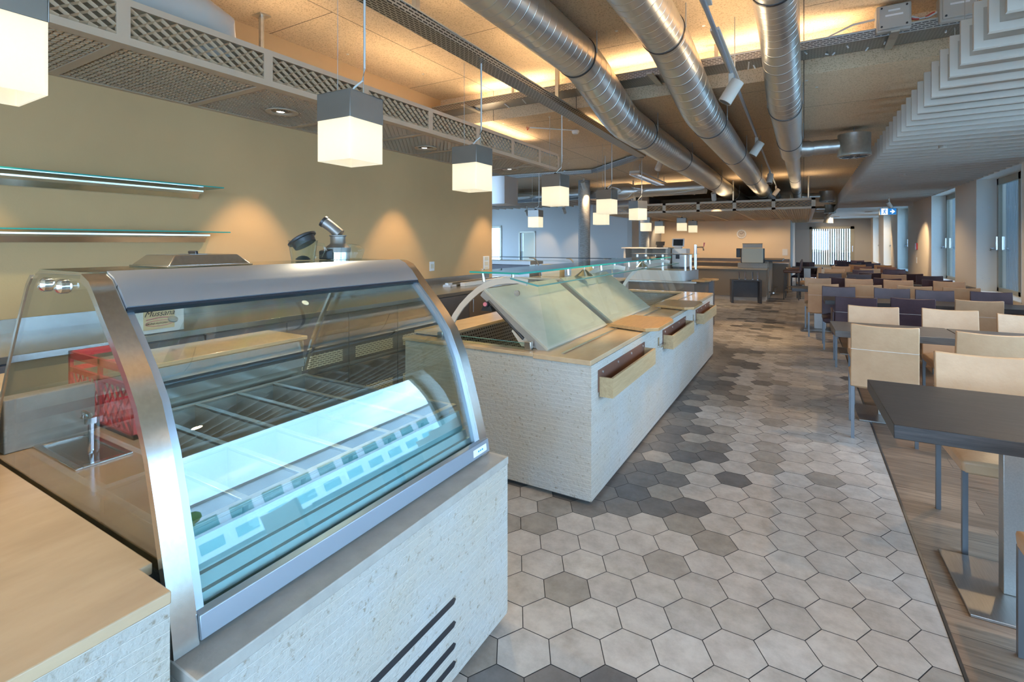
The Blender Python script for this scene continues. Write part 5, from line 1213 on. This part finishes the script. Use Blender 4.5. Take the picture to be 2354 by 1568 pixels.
ys = [3.79 + .3017 * k for k in range(-6, 51)]; n1 = n2 = 0
for k, y in enumerate(ys):
    if y < YSTEP: o = proto if n1 == 0 else copy_tree(proto); n1 += 1
    else: o = proto2 if n2 == 0 else copy_tree(proto2); n2 += 1
    o.location = (.93, y + .13, 2.885); o.rotation_euler.z = R(-4)
    tag(o, 'white ceiling baffle on the window side, %s from the camera' % ordinal(k), 'baffle', 'white baffles along the window wall')
proto3 = make_baffle(2.55); MB().tube([(.4, 0, .3), (.4, 0, .41)], .003, 5).tube([(2.2, 0, .3), (2.2, 0, .41)], .003, 5).build('hanger_wire', 'wire', proto3)
for k in range(22):
    o = proto3 if k == 0 else copy_tree(proto3)
    o.location = (-11.6 + k * .3, 13.2, 2.885); o.rotation_euler.z = R(90)
    tag(o, 'white ceiling baffle before the white wall, %s from the left' % ordinal(k), 'baffle', 'white baffles at the back left')
t = thing('dropped_ceiling', 'smooth white dropped ceiling panel at the far end by the windows', 'ceiling panel', (1.9, 25, 2.8))
B(.96, 2.88, 19.3, 30.7, 2.88, 2.9).build('panel_sheet', 'dropped_panel', t, smooth=0)
MB().box(.94, .96, 19.3, 30.7, 2.78, 2.95).box(.96, 2.88, 19.28, 19.3, 2.78, 2.95).build('panel_edge', 'baffle_rim', t, smooth=0)
MB().tube([(1.2, 20, 2.9), (1.2, 20, ZLOW)], .005, 6).tube([(2.5, 29, 2.9), (2.5, 29, ZLOW)], .005, 6).build('panel_hanger', 'wire', t)
for k, y in enumerate((2.35, 5.37, 8.39, 11.41, 14.43, 17.45)):  # fill spots added among the baffles to warm tables, floor and piers
    t = thing('recessed_spotlight', 'added small warm fill spotlight between the window side baffles, %s from the camera' % ORD[k], 'spotlight', (1.55, y, 2.88))
    MB().lathe([(.042, 0), (.042, .12), (.02, .13)], 16, (1.55, y, 2.878), caps=False).build('spot_can', 'baffle_rim', t)
    MB().lathe([(.038, .012), (.001, .014)], 16, (1.55, y, 2.878), caps=False).build('spot_bulb', 'lamp_inner', t)
    MB().tube([(1.55, y, 3.0), (1.55, y, ZHI if y < YSTEP else ZLOW)], .006, 6).build('spot_hanger', 'wire', t)
    lamp('SPOT', 'spot_beam', (0, 0, -.02), 66, WARM, t, spot_size=R(135), spot_blend=.7, shadow_soft_size=.04)
for k, (x, y) in enumerate(((1.3, 27.6), (2.2, 24.0))): downlight(x, y, 2.868, 'added fill downlight in the far dropped ceiling, %s one' % ('rear' if k == 0 else 'front'), x - .3, 150, y + 1.6, 130)  # two downlights added to lift the dark end wall
# exit sign
def exit_sign(x, y, z, wd, h, lab, yaw, board, arrow=True, ztop=2.88):
    t = thing('exit_sign', lab, 'exit sign', (x, y, z)); T = Matrix.Translation((x, y, z)) @ Matrix.Rotation(R(yaw), 4, 'Z')
    def P(mb): mb.v = [tuple(T @ Vector(v)) for v in mb.v]; return mb
    P(MB().box(-wd / 2, wd / 2, 0, .05, 0, h)).build('sign_housing', 'white_plastic', t, bevel=.006)
    hb = wd / 2 - .012; zz0, zz1 = .012, h - .012; f = -.003
    xm = -.01
    P(MB().box(-hb, -hb + .03, f, 0, zz0, zz1).box(xm, hb, f, 0, zz0, zz1)).build('sign_field', board, t, smooth=0)
    P(MB().box(-hb + .03, xm, f, 0, zz0, zz1)).build('sign_panel', 'sign_white', t, smooth=0)
    s = (zz1 - zz0); cx = (-hb + .03 + xm) / 2; mb = MB()
    def seg(pts, w_): 
        for a, b_ in zip(pts, pts[1:]):
            a, b_ = Vector(a), Vector(b_); n = Vector((-(b_ - a).y, (b_ - a).x)).normalized() * w_
            mb.prism([tuple(a + n), tuple(b_ + n), tuple(b_ - n), tuple(a - n)], 'y', f - .002, f - .0005)
    def q(u, v_): return (cx + u * s, zz0 + v_ * s)
    disc(mb, q(.08, .86), s * .08, f - .002, f - .0005, 14)
    seg([q(.04, .74), q(-.02, .42)], s * .075); seg([q(-.02, .42), q(.16, .30), q(.10, .08)], s * .05); seg([q(-.02, .42), q(-.12, .22), q(-.32, .16)], s * .05)
    seg([q(.04, .70), q(.20, .58), q(.30, .66)], s * .038); seg([q(.02, .70), q(-.18, .66), q(-.22, .48)], s * .038)
    P(mb).build('running_figure', board, t, smooth=0)
    mb = MB(); ax = (xm + hb) / 2; zc = (zz0 + zz1) / 2
    mb.prism([(ax - .26 * s, zc - .09 * s), (ax - .26 * s, zc + .09 * s), (ax + .16 * s, zc + .09 * s), (ax + .16 * s, zc - .09 * s)], 'y', f - .002, f - .0005)
    mb.prism([(ax + .42 * s, zc), (ax + .02 * s, zc + .36 * s), (ax - .08 * s, zc + .26 * s), (ax + .2 * s, zc), (ax - .08 * s, zc - .26 * s), (ax + .02 * s, zc - .36 * s)], 'y', f - .0021, f - .0005)
    P(mb).build('arrow_mark', 'sign_white', t, smooth=0)
    P(MB().tube([(-wd * .3, .025, h), (-wd * .3, .025, ztop - z)], .004, 6).tube([(wd * .3, .025, h), (wd * .3, .025, ztop - z)], .004, 6)).build('sign_hanger', 'wire', t)
exit_sign(2.10, 17.9, 2.46, .42, .20, 'blue and white illuminated exit sign with running figure and arrow', 12, 'sign_blue')
exit_sign(-11.5, 16.9, 2.62, .42, .20, 'green exit sign above the glazed door at the back left', 14, 'sign_green')

# ------------------------------------------------------------------ dining tables and chairs
def make_table(L, W, H, mat):
    t = thing('dining_table', None, 'table')
    th = .062
    B(-L / 2, L / 2, -W / 2, W / 2, H - th, H).build('table_top', mat, t, bevel=.003)
    B(-.10, .10, -.03, .03, .014, H - th).build('table_column', 'steel_dull', t, bevel=.003)
    B(-.275, .275, -.27, .27, .001, .014).build('base_plate', 'steel_dull', t, bevel=.002)
    return t
def make_chair(leather, arms=False):
    t = thing('dining_chair', None, 'chair')
    w_ = .23
    for sx in (-1, 1):
        for yy in (-.255, .255):
            B(sx * .213 - .012, sx * .213 + .012, yy - .012, yy + .012, 0, .43).build('leg', 'chair_steel', t, smooth=0)
    # cushion with a soft crown
    mb = MB(); nx, ny = 6, 6
    for i in range(nx + 1):
        for j in range(ny + 1):
            u, v_ = i / nx * 2 - 1, j / ny * 2 - 1
            mb.v.append((u * w_, v_ * .262 + .012, .505 + .018 * (1 - u ** 4) * (1 - v_ ** 4) - .02 * (max(abs(u), abs(v_)) > .99)))
    b = len(mb.v)
    for i in range(nx + 1):
        for j in range(ny + 1):
            u, v_ = i / nx * 2 - 1, j / ny * 2 - 1
            mb.v.append((u * (w_ - .006), v_ * .256 + .012, .415))
    ix = lambda i, j: i * (ny + 1) + j
    for i in range(nx):
        for j in range(ny):
            mb.face((ix(i, j), ix(i + 1, j), ix(i + 1, j + 1), ix(i, j + 1))); mb.face([b + q for q in (ix(i, j), ix(i, j + 1), ix(i + 1, j + 1), ix(i + 1, j))])
    rim = [(i, 0) for i in range(nx)] + [(nx, j) for j in range(ny)] + [(i, ny) for i in range(nx, 0, -1)] + [(0, j) for j in range(ny, 0, -1)]
    for a, c in zip(rim, rim[1:] + rim[:1]): mb.face((ix(*a), b + ix(*a), b + ix(*c), ix(*c)))
    mb.build('seat', leather, t, bevel=.014, smooth=60)
    # upright back panel, slightly bowed, with a dipped top edge
    mb = MB(); nx, nz_ = 8, 8; rows = []
    for side in (0, 1):
        for k in range(nz_ + 1):
            for i in range(nx + 1):
                u = i / nx * 2 - 1; f = k / nz_
                zz = .43 + (.52 - .012 * (1 - u * u)) * f
                yy = -.268 - .035 * f ** 1.4 + .014 * (1 - u * u) * 0 - .02 * f * u * u * 0 + (.034 if side else 0) - .012 * (1 - u ** 2) * f
                taper = 1 - .012 * f
                mb.v.append((u * w_ * taper, yy, zz))
    S = (nx + 1) * (nz_ + 1); ix = lambda s, k, i: s * S + k * (nx + 1) + i
    for k in range(nz_):
        for i in range(nx):
            mb.face((ix(0, k, i), ix(0, k, i + 1), ix(0, k + 1, i + 1), ix(0, k + 1, i))); mb.face((ix(1, k, i), ix(1, k + 1, i), ix(1, k + 1, i + 1), ix(1, k, i + 1)))
        mb.face((ix(0, k, 0), ix(0, k + 1, 0), ix(1, k + 1, 0), ix(1, k, 0))); mb.face((ix(0, k, nx), ix(1, k, nx), ix(1, k + 1, nx), ix(0, k + 1, nx)))
    for i in range(nx):
        mb.face((ix(0, nz_, i), ix(0, nz_, i + 1), ix(1, nz_, i + 1), ix(1, nz_, i))); mb.face((ix(0, 0, i), ix(1, 0, i), ix(1, 0, i + 1), ix(0, 0, i + 1)))
    bk = mb.build('backrest', leather, t, bevel=.007, smooth=50)
    yb = -.268 - .035 * .6 ** 1.4
    mb = MB(); mb.tube([(u * w_ * .99, yb - .0015 - .012 * (1 - u * u) * .6, .742) for u in (-1, -.6, -.2, .2, .6, 1)], .0022, 5); mb.build('stitch_seam', 'thread', bk)
    if arms:
        for sx in (-1, 1): B(sx * (w_ + .014) - .012, sx * (w_ + .014) + .012, -.26, .25, .43, .74).build('arm_panel', leather, t, bevel=.006)
    return t
protos = {'c': make_chair('leather_cream'), 'd': make_chair('leather_dark'), 'a': make_chair('leather_dark', True), 'b': make_chair('leather_brown')}
used = set(); COLN = {'c': 'cream leather', 'd': 'dark plum leather', 'a': 'dark plum leather', 'b': 'brown leather'}
def place_chair(kind, x, y, rot, lab, zs=1.0, group='leather dining chairs'):
    if kind in used: o = copy_tree(protos[kind])
    else: o = protos[kind]; used.add(kind)
    o.location = (x, y, .0005); o.rotation_euler.z = R(rot); o.scale = (1, 1, zs)
    return tag(o, lab, 'chair', group)
ROWS = [  # table: z, y0, y1, list of (x0, x1, wood); chairs near side, far side: (kind, x, y, z scale, turn)
    dict(z=.85, y=(2.79, 3.63), t=[(.335, 1.475, 'table_dark')], n=[('c', .965, 2.50, 1.03, 0)], f=[('c', .945, 3.78, 1.03, 2)]),
    dict(z=.835, y=(5.60, 6.25), t=[(.245, 1.18, 'table_grey'), (1.19, 2.125, 'table_grey'), (2.135, 2.86, 'table_dark')], n=[('c', .58, 5.37, 1.03, -2), ('c', 1.25, 5.42, 1.02, 1), ('c', 2.2, 5.38, 1, 0)], f=[('c', .65, 6.40, 1.02, 0), ('c', 1.31, 6.48, 1.02, 1), ('c', 1.90, 6.50, 1, 0), ('c', 2.5, 6.5, 1, 0)]),
    dict(z=.80, y=(8.80, 9.48), t=[(.27, 1.20, 'table_dark'), (1.21, 2.14, 'table_dark'), (2.15, 2.86, 'table_dark')], n=[('a', .585, 8.17, 1, 0), ('d', 1.20, 8.37, 1, 0), ('c', 1.86, 8.50, 1, 1), ('d', 2.48, 8.42, 1, 0)], f=[('d', .485, 9.40, 1, 0), ('d', 1.19, 9.48, 1, 0), ('d', 1.69, 9.38, 1, 0), ('d', 2.33, 9.44, 1, -1)]),
    dict(z=.795, y=(10.90, 11.58), t=[(-.20, .74, 'table_dark'), (.75, 1.69, 'table_dark'), (1.70, 2.64, 'table_dark')], n=[('c', .29, 10.50, 1, 0), ('c', .90, 10.62, 1, 0), ('c', 1.57, 10.70, 1, 0), ('c', 2.15, 10.68, 1, 0)], f=[('c', .24, 11.50, 1, 0), ('c', .93, 11.62, 1, 0), ('c', 1.55, 11.62, 1, 0), ('c', 2.30, 11.66, 1, 0)]),
    dict(z=.79, y=(12.80, 13.36), t=[(.30, 1.2, 'table_dark'), (1.21, 2.1, 'table_dark'), (2.11, 2.86, 'table_dark')], n=[('d', .68, 12.46, 1, 0), ('d', 1.45, 12.74, 1, 0), ('d', 2.20, 12.62, 1, 0)], f=[('d', .52, 13.42, 1, 0), ('d', 1.09, 13.52, 1, 0), ('c', 1.73, 13.62, 1, 0), ('d', 2.33, 13.5, 1, 0)]),
    dict(z=.79, y=(15.05, 15.6), t=[(.5, 1.4, 'table_dark'), (1.41, 2.3, 'table_dark')], n=[('c', .66, 14.75, 1, 0), ('d', 1.36, 14.78, 1, 0), ('d', 2.12, 14.82, 1, 0)], f=[('d', 1.34, 15.68, 1, 0), ('d', 2.02, 15.95, 1, 0), ('c', .72, 15.8, 1, 0)]),
    dict(z=.79, y=(17.3, 17.85), t=[(.7, 1.6, 'table_dark'), (1.61, 2.5, 'table_dark')], n=[('c', 1.56, 17.0, 1, 0), ('d', 2.11, 17.05, 1, 0)], f=[('c', .97, 17.72, 1, 0), ('b', 1.54, 18.1, 1, 0), ('b', 2.10, 17.95, 1, 0)]),
    dict(z=.79, y=(20.3, 20.85), t=[(.9, 1.8, 'table_dark'), (1.81, 2.7, 'table_dark')], n=[('c', 1.5, 19.95, 1, 0), ('c', 2.17, 19.95, 1, 0)], f=[('d', 1.52, 21.1, 1, 0), ('d', 2.06, 21.05, 1, 0)]),
    dict(z=.79, y=(23.4, 23.95), t=[(.9, 1.8, 'table_dark'), (1.81, 2.7, 'table_dark')], n=[('d', 1.32, 23.1, 1, 0), ('d', 1.95, 23.1, 1, 0)], f=[('d', 1.30, 24.2, 1, 0), ('d', 1.88, 24.3, 1, 0)]),
]
tp = {}
for ri, rw in enumerate(ROWS):
    y0, y1 = rw['y']
    for k, (x0, x1, wood) in enumerate(rw['t']):
        key = (wood, rw['z'], y1 - y0, round(x1 - x0, 2))
        if key in tp: o = copy_tree(tp[key])
        else: o = tp[key] = make_table(x1 - x0, y1 - y0, rw['z'], wood)
        o.location = ((x0 + x1) / 2, (y0 + y1) / 2, 0); o.rotation_euler.z = R(1.5 if ri < 2 else .5)
        tag(o, '%s wood table in the %s table row, %s from the aisle' % ('dark' if wood == 'table_dark' else 'grey-brown', ORD[ri], ORD[k]), 'table', 'dining tables by the windows')
    for side, base in (('n', 0), ('f', 180)):
        for k, (kd, x, y, zs, tn) in enumerate(rw[side]):
            place_chair(kd, x, y, base + tn, '%s chair, %s side of %s table row, %s from the aisle' % (COLN[kd], 'near' if side == 'n' else 'far', ORD[ri], ORD[k]), zs)
place_chair('c', .12, 17.3, 78, 'cream leather chair seen side-on near the bar stool')
place_chair('c', .52, 18.6, 80, 'cream leather chair seen side-on before the end wall window')
place_chair('d', -.10, 20.6, 165, 'dark leather chair at the small bar table, left one')
place_chair('a', .22, 21.2, 200, 'dark leather armchair at the small bar table, right one')
t = thing('bistro_table', 'small dark table in front of the corridor corner', 'table', (.1, 19.9, 0))
B(-.35, .55, 19.55, 20.15, .79, .83).build('table_top', 'table_dark', t, bevel=.003)
B(.0, .2, 19.8, 19.88, .012, .79).build('table_column', 'steel_dull', t, smooth=0)
B(-.15, .35, 19.6, 20.1, .001, .012).build('base_plate', 'steel_dull', t, smooth=0)
def stool(x, y, rot, lab):
    t = thing('bar_stool', lab, 'bar stool', (0, 0, 0), 'bar stools')
    for sx in (-1, 1):
        for sy in (-1, 1): MB().tube([(sx * .19, sy * .19, .0), (sx * .17, sy * .17, .78)], .014, 8).build('leg', 'chair_steel', t)
    mb = MB()
    for a, b_ in (((-1, -1), (1, -1)), ((1, -1), (1, 1)), ((1, 1), (-1, 1)), ((-1, 1), (-1, -1))): mb.tube([(a[0] * .183, a[1] * .183, .27), (b_[0] * .183, b_[1] * .183, .27)], .010, 8)
    mb.build('foot_ring', 'chrome', t)
    B(-.21, .21, -.21, .21, .78, .87).build('seat', 'leather_brown', t, bevel=.03)
    MB().prism([(-.20, .84), (-.23, 1.14), (-.265, 1.14), (-.235, .84)], 'x', -.20, .20).build('backrest', 'leather_dark', t, bevel=.008)
    t.location = (x, y, .0005); t.rotation_euler.z = R(rot)
stool(-.30, 16.75, 85, 'brown leather bar stool at the raised bar, nearest one')
stool(-.30, 18.0, 92, 'brown leather bar stool at the raised bar, second one')
